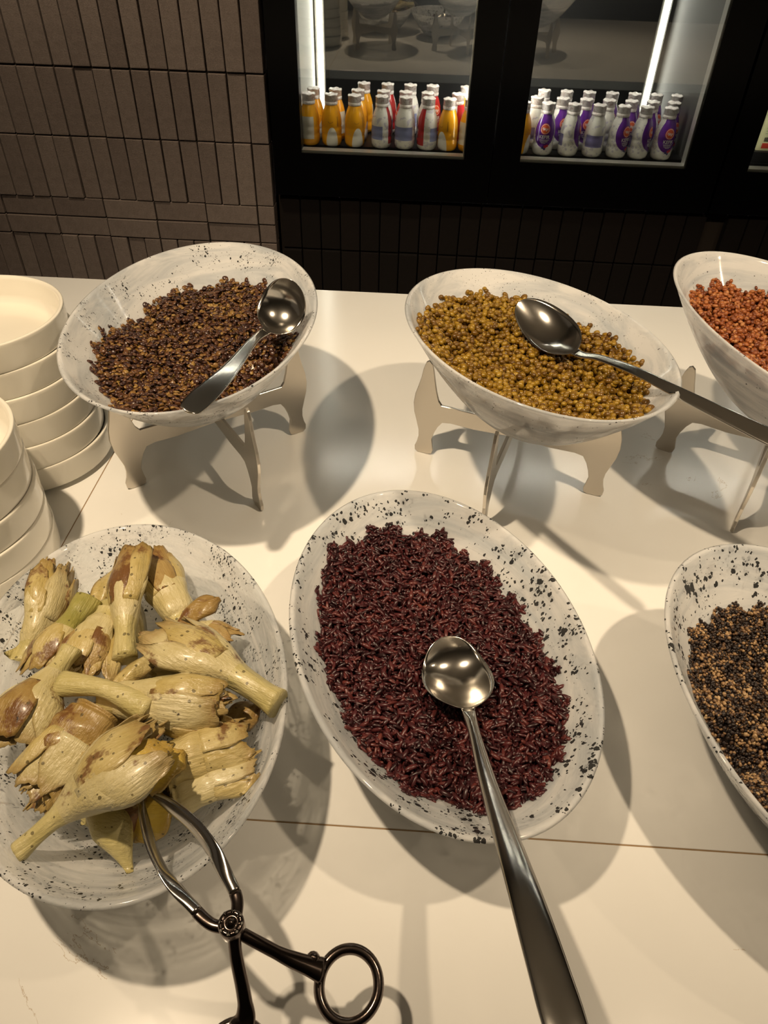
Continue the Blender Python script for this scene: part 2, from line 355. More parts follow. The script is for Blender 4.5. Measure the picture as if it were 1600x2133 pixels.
fridge(0.880, 1.60, [(0.880, 1.60, 0.952, 1.50)], [(0.880, 0.94, 'inner_dark'), (1.51, 1.60, 'inner_dark')],
       'black glass-door fridge holding the pale yellow carton', [(1.49, 2.84, -1)])

# ------------------------------------------------------------------ drink bottles
B_H = 0.138
def bottle_profile():
    return [(0.0, 0.0), (0.022, 0.0), (0.0275, 0.004), (0.0300, 0.012), (0.0302, 0.030), (0.0288, 0.033), (0.0302, 0.036), (0.0302, 0.050), (0.0290, 0.053), (0.0302, 0.056), (0.0298, 0.068),
            (0.0275, 0.082), (0.0235, 0.096), (0.0195, 0.106), (0.0172, 0.112), (0.0166, 0.118), (0.0, 0.118)]
V, Fc = lathe(bottle_profile(), 28); _b = mesh('tmp', V, Fc, None, True); ME_BOT = _b.data; bpy.data.objects.remove(_b)
cp = []
V, Fc = lathe([(0.0, 0.110), (0.0185, 0.110), (0.0192, 0.1115), (0.0192, 0.118), (0.0182, 0.1185), (0.0182, 0.120), (0.0190, 0.1205), (0.0186, 0.134), (0.0198, 0.1345), (0.0196, 0.137), (0.0165, 0.138), (0.0, 0.1372)], 28)
V = [(x*(1+0.03*math.sin(9*math.atan2(y, x))*(z > .133)), y, z+(0.0012*math.sin(5*math.atan2(y, x)+1) if z > .133 else 0)) for x, y, z in V]
_b = mesh('tmp', V, Fc, None, True); ME_CAP = _b.data; bpy.data.objects.remove(_b)
def mat_cap():
    m = NT('shrink wrapped white cap'); o = m.obj(); n = m.noise(o, 160, 3, 0.6)
    return m.done(m.pbr(m.ramp(n, [(0.34, (0.55, 0.42, 0.40)), (0.5, (0.82, 0.78, 0.75))]), 0.22, Normal=m.bump(n, 0.5, 0.002)))
ME_CAP.materials.append(mat_cap())
def mat_sleeve(kind):
    m = NT(kind+' bottle sleeve'); o = m.obj(); s = m.n('ShaderNodeSeparateXYZ'); m.set(s.inputs[0], o)
    ang = m.math('ARCTAN2', s.outputs[0], m.math('MULTIPLY', s.outputs[1], -1.0)); z = s.outputs[2]
    sq = lambda v: m.math('MULTIPLY', v, v)
    def ell(a0, aw, z0, zw):
        return m.math('LESS_THAN', m.math('ADD', sq(m.math('DIVIDE', m.math('SUBTRACT', ang, a0), aw)), sq(m.math('DIVIDE', m.math('SUBTRACT', z, z0), zw))), 1.0)
    white = m.mix(m.math('LESS_THAN', m.noise(o, 90, 3), 0.42), (0.74, 0.72, 0.66), (0.52, 0.50, 0.55))
    if kind == 'purple':
        main = (0.115, 0.020, 0.26); reg = m.math('MAXIMUM', ell(0, 1.15, 0.070, 0.046), m.math('MULTIPLY', m.math('LESS_THAN', m.math('ABSOLUTE', ang), 0.85), m.math('GREATER_THAN', z, 0.08)))
        col = m.mix(reg, white, main)
        back = m.math('MULTIPLY', m.math('GREATER_THAN', m.math('ABSOLUTE', ang), 2.2), m.math('LESS_THAN', m.math('ABSOLUTE', m.math('SUBTRACT', z, 0.045)), 0.016))
        col = m.mix(back, col, (0.22, 0.20, 0.42))
    elif kind == 'red':
        main = (0.42, 0.012, 0.014); reg = m.math('MULTIPLY', m.math('LESS_THAN', m.math('ABSOLUTE', ang), 1.25), m.math('GREATER_THAN', z, 0.014))
        col = m.mix(reg, white, main)
        back = m.math('MULTIPLY', m.math('GREATER_THAN', m.math('ABSOLUTE', ang), 1.9), m.math('LESS_THAN', m.math('ABSOLUTE', m.math('SUBTRACT', z, 0.044)), 0.018))
        col = m.mix(back, col, (0.24, 0.27, 0.48))
    else:
        main = (0.88, 0.40, 0.012)
        ton = ell(0.0, 0.62, 0.004, 0.050); col = m.mix(ton, main, (0.78, 0.76, 0.70))
        st = m.math('MULTIPLY', m.math('GREATER_THAN', m.math('ABSOLUTE', ang), 2.3), m.math('LESS_THAN', m.math('ABSOLUTE', m.math('SUBTRACT', z, 0.05)), 0.03))
        col = m.mix(st, col, (0.75, 0.70, 0.6))
    return m.done(m.pbr(col, 0.2, 0.0, Coat_Weight=0.4))
ME = {}
for k in ('purple', 'red', 'yellow'):
    me = ME_BOT.copy(); me.materials.append(mat_sleeve(k)); ME[k] = me
M['logo_orange'] = plain('orange print', (0.80, 0.12, 0.03), 0.3)
M['logo_white'] = plain('white print', (0.85, 0.82, 0.78), 0.3)
M['ink'] = plain('dark print', (0.02, 0.015, 0.02), 0.4)
M['berry_red'] = plain('red print', (0.55, 0.01, 0.03), 0.3)
M['berry_blue'] = plain('dark blue print', (0.03, 0.03, 0.16), 0.3)
PROF = bottle_profile()
def rad_at(z):
    for (r0, z0), (r1, z1) in zip(PROF[2:-1], PROF[3:]):
        if z0 <= z <= z1: return r0+(r1-r0)*(z-z0)/max(z1-z0, 1e-6)
    return 0.03
def wrap(pts, off=0.0006):
    out = []
    for x, z in pts:
        r = rad_at(z)+off; a = x/0.030; out.append((r*math.sin(a), -r*math.cos(a), z))
    return out
def text_mesh(body, size, z0, mat, name, x0=0.0):
    cu = bpy.data.curves.new(name, 'FONT'); cu.body = body; cu.size = size; cu.align_x = 'CENTER'; cu.offset = size*0.02
    o = bpy.data.objects.new(name, cu); COL.objects.link(o); me = bpy.data.meshes.new_from_object(o); bpy.data.objects.remove(o); bpy.data.curves.remove(cu)
    co = [(v.co.x+x0, v.co.y+z0) for v in me.vertices]
    for v, p in zip(me.vertices, wrap(co)): v.co = p
    me.materials.clear(); me.materials.append(M[mat]); return me
def disc(cx, cz, r, off, mat, r0=0.0, n=24, sx=1.0):
    V, Fc = [], []
    for i in range(n):
        a = 2*PI*i/n
        for q in (r0, (r0+r)/2, r): V.append((cx+q*sx*math.cos(a), cz+q*math.sin(a)))
    for i in range(n):
        j = (i+1) % n
        for q in range(2): Fc.append((i*3+q, j*3+q, j*3+q+1, i*3+q+1))
    o = mesh('tmp', wrap(V, off), Fc, mat); me = o.data; bpy.data.objects.remove(o); return me
ME_KEFIR = text_mesh('KEFIR', 0.0125, 0.0485, 'logo_white', 'lettering')
ME_LOGO = disc(0, 0.074, 0.0145, 0.0006, 'logo_orange')
ME_RING = disc(0, 0.074, 0.0128, 0.0010, 'logo_white', 0.0118)
def strokes():
    V, Fc = [], []
    def quad(x0, z0, x1, z1, wd):
        d = np.array([x1-x0, z1-z0]); n = np.array([-d[1], d[0]])/np.linalg.norm(d)*wd; b = len(V)
        V.extend([(x0+n[0], z0+n[1]), (x0-n[0], z0-n[1]), (x1-n[0], z1-n[1]), (x1+n[0], z1+n[1])]); Fc.append((b, b+1, b+2, b+3))
    px = [(-0.0085, 0.0735), (-0.007, 0.077), (-0.005, 0.077), (-0.0045, 0.073), (-0.0062, 0.0715), (-0.003, 0.0715), (-0.0015, 0.0775), (-0.001, 0.0715), (0.001, 0.0755), (0.003, 0.0755), (0.0035, 0.072), (0.0015, 0.071), (0.0035, 0.0685), (0.005, 0.072), (0.0065, 0.0755), (0.0085, 0.075), (0.0075, 0.0715)]
    for a, b in zip(px, px[1:]): quad(*a, *b, 0.0007)
    o = mesh('tmp', wrap(V, 0.0011), Fc, 'logo_white'); me = o.data; bpy.data.objects.remove(o); return me
ME_SCRIPT = strokes()
def small_lines():
    V, Fc = [], []
    for k, (wd, z) in enumerate(((0.013, 0.0445), (0.012, 0.0415), (0.010, 0.0385), (0.006, 0.0355))):
        x = -wd
        while x < wd:
            l = random.uniform(0.0012, 0.0026); b = len(V); V += [(x, z), (x+l, z), (x+l, z+0.0014), (x, z+0.0014)]; Fc.append((b, b+1, b+2, b+3)); x += l+0.0007
    o = mesh('tmp', wrap(V), Fc, 'logo_white'); me = o.data; bpy.data.objects.remove(o); return me
ME_LINES = small_lines()
ME_BERRY = [disc(0.006, 0.0265, 0.0042, 0.0009, 'berry_red'), disc(0.0115, 0.0290, 0.0036, 0.0010, 'berry_red'), disc(-0.001, 0.0240, 0.0036, 0.0009, 'berry_blue'), disc(0.0045, 0.0205, 0.0032, 0.0010, 'berry_blue')]
def dark_marks():
    V, Fc = [], []
    for k in range(5):
        z = 0.078-0.0052*k; x = 0.016
        for (dx, dz, wx, wz) in ((0, 0, 0.0035, 0.0009), (0.0013, 0.0012, 0.0009, 0.0024), (0.0003, 0.0030, 0.003, 0.0007)):
            b = len(V); V += [(x+dx, z+dz), (x+dx+wx, z+dz), (x+dx+wx, z+dz+wz), (x+dx, z+dz+wz)]; Fc.append((b, b+1, b+2, b+3))
    o = mesh('tmp', wrap(V), Fc, 'ink'); me = o.data; bpy.data.objects.remove(o); return me
ME_MARKS = dark_marks()
def smile():
    V, Fc = [], []
    for i in range(9):
        a = PI+PI*i/8; 
        for r in (0.0062, 0.0072): V.append((-0.004+r*math.cos(a), 0.070+r*0.6*math.sin(a)))
    for i in range(8): Fc.append((2*i, 2*i+1, 2*i+3, 2*i+2))
    o = mesh('tmp', wrap(V), Fc, 'ink'); me = o.data; bpy.data.objects.remove(o); return me
ME_SMILE = smile()
def bottle(kind, x, y, yaw, label, group, z=SILL+0.001):
    t = thing('drink_bottle', label, 'bottle', (x, y, z), yaw, group)
    b = link('bottle_body', ME[kind], t); link('cap', ME_CAP, t)
    if kind in ('purple', 'red'):
        link('lettering', ME_KEFIR, b); lg = link('logo_disc', ME_LOGO, b); link('logo_ring', ME_RING, b); link('logo_script', ME_SCRIPT, b); link('small_print', ME_LINES, b)
        for me in ME_BERRY: link('berry_print', me, b)
    else:
        link('lettering', ME_MARKS, b); link('face_print', ME_SMILE, b); 
    return t
R_ = math.radians
def spot_x(px, Y, py=260):
    d = ray(px, py); return float(d[0]*Y/d[1])
SHORT = {645: 'the all-yellow bottle', 691: 'the yellow bottle with the white tongue', 739: 'the yellow bottle beside the red group', 795: 'the mostly white bottle', 844: 'the bottle with blue back print', 891: 'the half red, half white bottle', 934: 'the amber yellow bottle', 978: 'the bottle cut off by the stile',
         1087: 'the yellow bottle at the purple door', 1137: 'the shaded bottle with orange logo', 1191: 'the sideways dark purple bottle', 1243: 'the bottle showing its pale back print', 1294: 'the KEFIR bottle beside the pale back print', 1341: 'the half-turned KEFIR bottle', 1391: 'the KEFIR bottle facing out'}
ROW = (2.380, 2.448, 2.545)
GR = {'yellow': 'yellow bottles in the fridge', 'red': 'red bottles in the fridge', 'purple': 'purple bottles in the fridge'}
front = [(645, 'yellow', 165, 'all-yellow drink bottle in the front row beside the light strip'), (691, 'yellow', 8, 'yellow drink bottle with a white tongue at its base, second in the front row'), (739, 'yellow', 24, 'yellow drink bottle next to the first red and white bottle'),
         (795, 'red', 118, 'mostly white bottle with a red edge, beside the yellow bottles'), (844, 'red', 158, 'white-backed bottle with blue print, between two red and white bottles'), (891, 'red', -92, 'bottle split half red and half white down the middle'),
         (934, 'yellow', -38, 'amber yellow bottle beside the half red, half white bottle'), (978, 'yellow', 140, 'white and yellow bottle cut off by the door stile'),
         (1087, 'yellow', 60, 'yellow bottle beside the stile of the purple bottles door'), (1137, 'purple', -6, 'shaded purple bottle with orange logo beside the yellow one'), (1191, 'purple', 78, 'dark purple bottle turned sideways in the front row'),
         (1243, 'purple', 172, 'bottle turned to its pale blue back print among purple bottles'), (1294, 'purple', 36, 'purple KEFIR bottle beside the bottle showing its back print'), (1341, 'purple', 58, 'KEFIR bottle with its label half turned away, in front of the light strip'), (1391, 'purple', 12, 'purple KEFIR bottle with its whole label facing out')]
for (px, kd, yw, lab) in front:
    bottle(kd, spot_x(px, ROW[0]), ROW[0], R_(yw), lab, GR[kd])
for (px, kd, yw, r) in [(656, 'yellow', 60, 1), (700, 'yellow', -140, 1), (746, 'yellow', 80, 1), (758, 'yellow', -60, 2), (798, 'red', -60, 1), (806, 'red', 0, 2), (843, 'red', -70, 1), (852, 'red', 160, 2), (888, 'red', 40, 1), (897, 'red', 30, 2), (950, 'red', 70, 1), (966, 'yellow', 160, 2),
                        (1112, 'purple', 170, 1), (1124, 'purple', 90, 2), (1165, 'purple', 20, 1), (1170, 'purple', 20, 2), (1213, 'purple', 20, 1), (1216, 'purple', 60, 2), (1260, 'purple', 120, 1), (1263, 'purple', 10, 2), (1306, 'purple', 15, 1), (1309, 'purple', 70, 2), (1350, 'purple', -20, 1), (1354, 'purple', 30, 2), (1394, 'purple', 40, 1), (1397, 'purple', 10, 2)]:
    nf = min(front, key=lambda q: abs(q[0]-px))
    sf_ = SHORT[nf[0]]
    lab = {'yellow': 'yellow drink bottle', 'red': 'red and white drink bottle', 'purple': 'purple drink bottle'}[kd]+(' directly behind ' if r == 1 else ' in the last row behind ')+(sf_ if px not in (1213, 1216) else 'the gap beside the pale back print')
    bottle(kd, spot_x(px, ROW[r]), ROW[r], R_(yw), lab, GR[kd])

# carton behind the third door
def carton():
    p = (spot_x(1575, 2.40, 312), 0); t = thing('drink_carton', 'pale yellow carton with orange mark, barcode and red tag inside the far fridge', 'carton', (p[0], 2.40, SILL+0.03), 0)
    s = mesh('carton_box', *boxes([(0.0, 0.10, 0.0, 0.07, 0.0, 0.20)]), plain('pale yellow card', (0.72, 0.68, 0.40), 0.5), parent=t)
    mesh('red_tag', *boxes([(0.012, 0.045, -0.0008, 0.0, 0.006, 0.020)]), plain('red card print', (0.6, 0.05, 0.03), 0.5), parent=s)
    bl = []; x = 0.014
    while x < 0.05:
        wd = random.choice((0.0006, 0.0012, 0.0018)); bl.append((x, x+wd, -0.0006, 0.0, 0.024, 0.036)); x += wd+0.0011
    mesh('barcode', *boxes(bl), 'ink', parent=s)
    bl = [(0.012, 0.012+random.uniform(0.05, 0.08), -0.0005, 0.0, 0.045+0.007*i, 0.0465+0.007*i) for i in range(6)]
    mesh('small_print', *boxes(bl), plain('grey green print', (0.35, 0.36, 0.22), 0.5), parent=s)
    V = [(0.045, -0.0006, 0.115)]; Fc = []
    for i in range(10):
        r = 0.008 if i % 2 else 0.004; V.append((0.045+r*math.cos(PI*i/5), -0.0006, 0.115+r*math.sin(PI*i/5)))
    for i in range(10): Fc.append((0, 1+i, 1+(i+1) % 10))
    mesh('orange_mark', V, Fc, 'logo_orange', parent=s)
    # shelf riser it stands on
    mesh('riser', *boxes([(-0.02, 0.3, -0.02, 0.2, -0.03, 0.0)]), 'inner_dark', parent=t)
carton()

# ------------------------------------------------------------------ buffet counter
ct = thing('buffet_counter', 'long white quartz buffet counter under all the dishes', 'counter', (0, 0, 0))
SX = -0.3975; SY = 0.2749; G = 0.0006
YB = 1.300
for (x0, x1, y0, y1) in ((-2.2, SX-G, -0.35, YB), (SX+G, 2.6, -0.35, SY-G), (SX+G, 2.6, SY+G, YB)):
    o = mesh('slab', *boxes([(x0, x1, y0, y1, -0.03, 0.0)]), 'counter', parent=ct)
    bv = o.modifiers.new('edge', 'BEVEL'); bv.width = 0.0006; bv.segments = 2
mesh('seam_filler', *boxes([(SX-G, SX+G, -0.35, YB, -0.03, -0.0004), (SX+G, 2.6, SY-G, SY+G, -0.03, -0.0004)]), 'seam', parent=ct)
mesh('cabinet', *boxes([(-2.15, 2.55, -0.28, YB-0.06, -0.92, -0.03)]), 'counter_base', parent=ct)

# ------------------------------------------------------------------ cream bowl stacks
V, Fc = lathe([(0.0, 0.0), (0.082, 0.0), (0.086, 0.0015), (0.089, 0.0060), (0.0892, 0.0064), (0.0900, 0.0066), (0.0978, 0.0071), (0.0986, 0.0073), (0.0992, 0.0079), (0.0994, 0.0088), (0.0996, 0.012), (0.1000, 0.022), (0.1003, 0.036), (0.1003, 0.0390), (0.1001, 0.0398), (0.0996, 0.0404), (0.0984, 0.0408), (0.0960, 0.0400), (0.0945, 0.036), (0.0925, 0.018), (0.0885, 0.0115), (0.080, 0.0095), (0.0, 0.009)], 96)
_b = mesh('tmp', V, Fc, 'ceramic', True); ME_CB = _b.data; bpy.data.objects.remove(_b)
ORD = ['bottom', 'second from the bottom', 'third from the bottom', 'fourth from the bottom', 'fifth from the bottom', 'topmost']
PITCH_B = 0.0337
for i in range(6):
    f = i/5; o = link('serving_bowl', ME_CB, None, (-0.500-0.010*f+random.uniform(-.0012, .0012), 0.756-0.008*f+random.uniform(-.0012, .0012), 0.0003+PITCH_B*i), (0, 0, i*1.3))
    tag(o, f'cream ceramic bowl, {ORD[i]} of the stack beside the lentil bowl', 'bowl', 'cream bowls stacked beside the lentil dish')
for i in range(5):
    o = link('serving_bowl', ME_CB, None, (-0.488+random.uniform(-.0015, .0015)-0.001*i, 0.545+random.uniform(-.0015, .0015), 0.0003+PITCH_B*i), (0, 0, i*1.1))
    tag(o, f'cream ceramic bowl, {ORD[i] if i < 4 else ORD[5]} of the stack beside the artichoke bowl', 'bowl', 'cream bowls stacked beside the artichoke dish')

# ------------------------------------------------------------------ oval glass bowls
class Bowl:
    def __init__(s, cx, cy, cz, yaw, tx, ty, a, b, z0, fl=0.30, ex=1.6):
        s.fl, s.ex = fl, ex
        s.c = np.array([cx, cy]); s.cz = cz; s.yaw = R_(yaw); s.t = (tx, ty); s.a = a; s.b = b; s.z0 = z0; s.th = 0.0045
    def loc(s, x, y):
        dx, dy = x-s.c[0], y-s.c[1]; c_, s_ = math.cos(s.yaw), math.sin(s.yaw); return dx*c_+dy*s_, -dx*s_+dy*c_
    def rho(s, x, y):
        u, v = s.loc(x, y); return np.hypot(u/(s.a-s.th), v/(s.b-s.th))
    def g(s, r): r = np.clip(r, 0, 1.2); return np.where(r < s.fl, 0.0, (np.maximum(r-s.fl, 0)/(1-s.fl))**s.ex)*0.985+0.015*r
    def inner(s, x, y):
        rim = s.cz-s.t[0]*(x-s.c[0])-s.t[1]*(y-s.c[1]); r = s.rho(x, y)
        return s.z0+s.th+(rim-s.z0-s.th)*s.g(r)
    def outer(s, x, y):
        rim = s.cz-s.t[0]*(x-s.c[0])-s.t[1]*(y-s.c[1]); u, v = s.loc(x, y); return float(s.z0+(rim-s.z0)*s.g(np.hypot(u/s.a, v/s.b)))
    def build(s, mat, label):
        n, V, Fc = 112, [], []
        rs_in = list(np.linspace(0.02, 0.95, 26))+[0.975, 0.99]
        c_, s_ = math.cos(s.yaw), math.sin(s.yaw)
        def pt(r, a, inner, dz=0.0, grow=0.0):
            aa, bb = (s.a-s.th, s.b-s.th) if inner else (s.a, s.b)
            u, v = (aa*r+grow)*math.cos(a), (bb*r+grow)*math.sin(a); dx, dy = u*c_-v*s_, u*s_+v*c_
            rim = s.cz-s.t[0]*dx-s.t[1]*dy-s.z0
            h = (s.th+(rim-s.th)*float(s.g(r)) if inner else rim*float(s.g(r)))
            return (dx, dy, h+dz)
        rows = []
        for r in rs_in: rows.append([pt(r, 2*PI*i/n, True) for i in range(n)])
        rows.append([pt(1.0, 2*PI*i/n, True, -0.0004, 0.0) for i in range(n)])
        rows.append([pt(1.0, 2*PI*i/n, True, 0.0009, s.th*0.5) for i in range(n)])
        rows.append([pt(1.0, 2*PI*i/n, True, -0.0006, s.th*1.05) for i in range(n)])
        for r in rs_in[::-1]: rows.append([pt(r, 2*PI*i/n, False) for i in range(n)])
        for row in rows: V += row
        for k in range(len(rows)-1):
            for i in range(n):
                j = (i+1) % n; Fc.append((k*n+i, k*n+j, (k+1)*n+j, (k+1)*n+i))
        Fc.append(tuple(range(n))); Fc.append(tuple((len(rows)-1)*n+i for i in range(n)))
        o = mesh('glass_bowl', V, Fc, mat, True); o.location = (s.c[0], s.c[1], s.z0); tag(o, label, 'bowl', 'oval swirled glass bowls on the counter'); return o
Z_BACK = (0.107, 0.127, 0.100)
BW = {'lentil': Bowl(-0.252, 0.758, 0.216, 91.8, -0.016, 0.001, 0.210, 0.140, Z_BACK[0], 0.20, 1.6),
      'mung': Bowl(0.132, 0.728, 0.231, 100.2, 0.066, 0.117, 0.210, 0.140, Z_BACK[1], 0.20, 1.6),
      'red': Bowl(0.470, 0.766, 0.218, 119.7, 0.105, -0.057, 0.210, 0.140, Z_BACK[2], 0.20, 1.6),
      'rice': Bowl(0.038, 0.410, 0.102, 106.15, 0.047, 0.009, 0.1914, 0.1306, 0.0004),
      'art': Bowl(-0.222, 0.344, 0.104, 111.6, -0.023, 0.044, 0.1914, 0.1306, 0.0004),
      'quinoa': Bowl(0.372, 0.336, 0.109, 113.3, 0.026, -0.069, 0.1914, 0.1306, 0.0004)}
BW['lentil'].build(mat_bowl('swirled glass a', 1.05, 1.6, 1.0), 'oval white glass bowl of brown lentils on a metal stand')
BW['mung'].build(mat_bowl('swirled glass b', 0.7, 1.4, 2.3), 'oval white glass bowl of olive green mung beans on a metal stand')
BW['red'].build(mat_bowl('swirled glass c', 0.5, 1, 3.1), 'oval white glass bowl of orange-red grain on a metal stand')
BW['rice'].build(mat_bowl('swirled glass d', 1.6, 1, 4.7), 'oval white speckled glass bowl of dark red rice')
BW['art'].build(mat_bowl('swirled glass e', 1.2, 1.5, 5.9, 0.46), 'oval clear-and-white speckled glass bowl of artichoke pieces')
BW['quinoa'].build(mat_bowl('swirled glass f', 1.6, 1, 7.3), 'oval white speckled glass bowl of black and tan quinoa')

# ------------------------------------------------------------------ metal stands: two crossed plates, each with two cabriole legs
def leg_outline():
    right = [(0.0, 0.060), (0.05, 0.057), (0.082, 0.058), (0.093, 0.056), (0.099, 0.047), (0.1035, 0.036), (0.106, 0.026), (0.1045, 0.016), (0.103, 0.008), (0.1045, 0.002), (0.109, 0.0), (0.124, 0.0), (0.1285, 0.003), (0.129, 0.010), (0.1262, 0.018), (0.1245, 0.027), (0.1250, 0.037),
             (0.1285, 0.050), (0.1325, 0.064), (0.1340, 0.078), (0.1325, 0.092), (0.1285, 0.108), (0.1255, 0.124), (0.1235, 0.140), (0.1205, 0.152), (0.1165, 0.156), (0.1120, 0.150), (0.1095, 0.136), (0.1070, 0.118), (0.1040, 0.100), (0.1005, 0.088), (0.096, 0.082), (0.05, 0.0812), (0.0, 0.081)]
    left = [(-x, z) for x, z in right[::-1]]
    return right[:-1]+left[:-1]
OUT = leg_outline()
def plate_mesh(tip):
    bm = bmesh.new(); vs = [bm.verts.new((x, -0.002, z if z < 0.1 else 0.1+(z-0.1)*(tip-0.1)/0.056)) for x, z in OUT]; f = bm.faces.new(vs)
    r = bmesh.ops.extrude_face_region(bm, geom=[f]); bmesh.ops.translate(bm, vec=(0, 0.004, 0), verts=[e for e in r['geom'] if isinstance(e, bmesh.types.BMVert)])
    bmesh.ops.recalc_face_normals(bm, faces=bm.faces)
    ed = [e for e in bm.edges if abs(e.verts[0].co.y-e.verts[1].co.y) < 1e-6]; bmesh.ops.bevel(bm, geom=ed, offset=0.0005, segments=1, affect='EDGES')
    me = bpy.data.meshes.new('leg_plate'); bm.to_mesh(me); bm.free(); me.materials.append(M['stand']); return me
for (key, x, y, ang, lab) in (('lentil', -0.250, 0.765, math.degrees(math.atan2(0.141, 0.194)), 'nickel metal stand of crossed curved-leg plates under the lentil bowl'), ('mung', 0.134, 0.767, math.degrees(math.atan2(-0.073, 0.227)), 'nickel metal stand of crossed curved-leg plates under the mung bean bowl'), ('red', 0.4645, 0.7835, 28.0, 'nickel metal stand of crossed curved-leg plates under the orange-red grain bowl')):
    if 'orange' in lab: ang = math.degrees(math.atan2(0.84-0.7835, 0.357-0.4645))
    t = thing('bowl_stand', lab, 'stand', (x, y, 0.0002), R_(ang), 'metal bowl stands on the counter')
    bw = BW[key]; tip = 9.0
    for k in range(4):
        for rr_ in (0.110, 0.1165, 0.122):
            a_ = R_(ang)+k*PI/2; xx, yy = x+rr_*math.cos(a_), y+rr_*math.sin(a_); tip = min(tip, bw.outer(xx, yy)+(0.006 if rr_ > 0.12 else 0.003 if rr_ < 0.115 else 0))
    me_pl = plate_mesh(tip-0.0009)
    for k in range(2): link('leg_plate', me_pl, t, (0, 0, 0), (0, 0, k*PI/2))

# ------------------------------------------------------------------ grain piles
def ellipsoid(nu, nv, sx=1.0, sy=1.0, sz=1.0):
    V, Fc = [(0, 0, sz)], []
    for i in range(1, nv):
        th = PI*i/nv
        for j in range(nu): a = 2*PI*j/nu; V.append((sx*math.sin(th)*math.cos(a), sy*math.sin(th)*math.sin(a), sz*math.cos(th)))
    V.append((0, 0, -sz)); last = len(V)-1
    T = []
    for j in range(nu): T.append((0, 1+j, 1+(j+1) % nu))
    for i in range(nv-2):
        for j in range(nu):
            a, b = 1+i*nu+j, 1+i*nu+(j+1) % nu; c, d = a+nu, b+nu; T += [(a, c, d), (a, d, b)]
    for j in range(nu): T.append((last, 1+(nv-2)*nu+(j+1) % nu, 1+(nv-2)*nu+j))
    return np.array(V, float), np.array(T, int)
def rice_grain():
    k = 6; xs = [-1.0, -0.86, -0.45, 0.1, 0.55, 0.88, 1.0]; rs = [0.10, 0.60, 0.95, 1.0, 0.92, 0.55, 0.08]; V, T = [], []
    for x, r in zip(xs, rs):
        for j in range(k): a = 2*PI*j/k; V.append((x, r*math.cos(a), r*math.sin(a)*0.8+0.18*(1-x*x)))
    for i in range(len(xs)-1):
        for j in range(k):
            a, b = i*k+j, i*k+(j+1) % k; T += [(a, b, b+k), (a, b+k, a+k)]
    for j in range(1, k-1): T.append((0, j+1, j)); e = (len(xs)-1)*k; T.append((e, e+j, e+j+1))
    return np.array(V, float), np.array(T, int)
def rots(n, normal, tilt):
    """random spin about z, tilted off the surface normal by up to tilt"""
    sp = RNG.uniform(0, 2*PI, n); ax = RNG.uniform(0, 2*PI, n); tl = np.abs(RNG.normal(0, tilt, n))
    def Rz(a):
        R = np.zeros((len(a), 3, 3)); R[:, 0, 0] = np.cos(a); R[:, 0, 1] = -np.sin(a); R[:, 1, 0] = np.sin(a); R[:, 1, 1] = np.cos(a); R[:, 2, 2] = 1; return R
    def Rx(a):
        R = np.zeros((len(a), 3, 3)); R[:, 1, 1] = np.cos(a); R[:, 1, 2] = -np.sin(a); R[:, 2, 1] = np.sin(a); R[:, 2, 2] = np.cos(a); R[:, 0, 0] = 1; return R
    L = Rz(ax) @ Rx(tl) @ Rz(sp)
    nz = normal; t = np.cross(np.tile([0.0, 1.0, 0.0], (n, 1)), nz); t /= np.linalg.norm(t, axis=1)[:, None]; b = np.cross(nz, t)
    return np.stack([t, b, nz], 2) @ L
def vnoise(x, y, sc, seed):
    r = np.random.default_rng(seed); out = 0
    for k in range(5):
        a = r.uniform(0, 2*PI); f = sc*r.uniform(0.6, 1.7); ph = r.uniform(0, 2*PI); out = out+np.sin((x*math.cos(a)+y*math.sin(a))*f+ph)
    return out/5
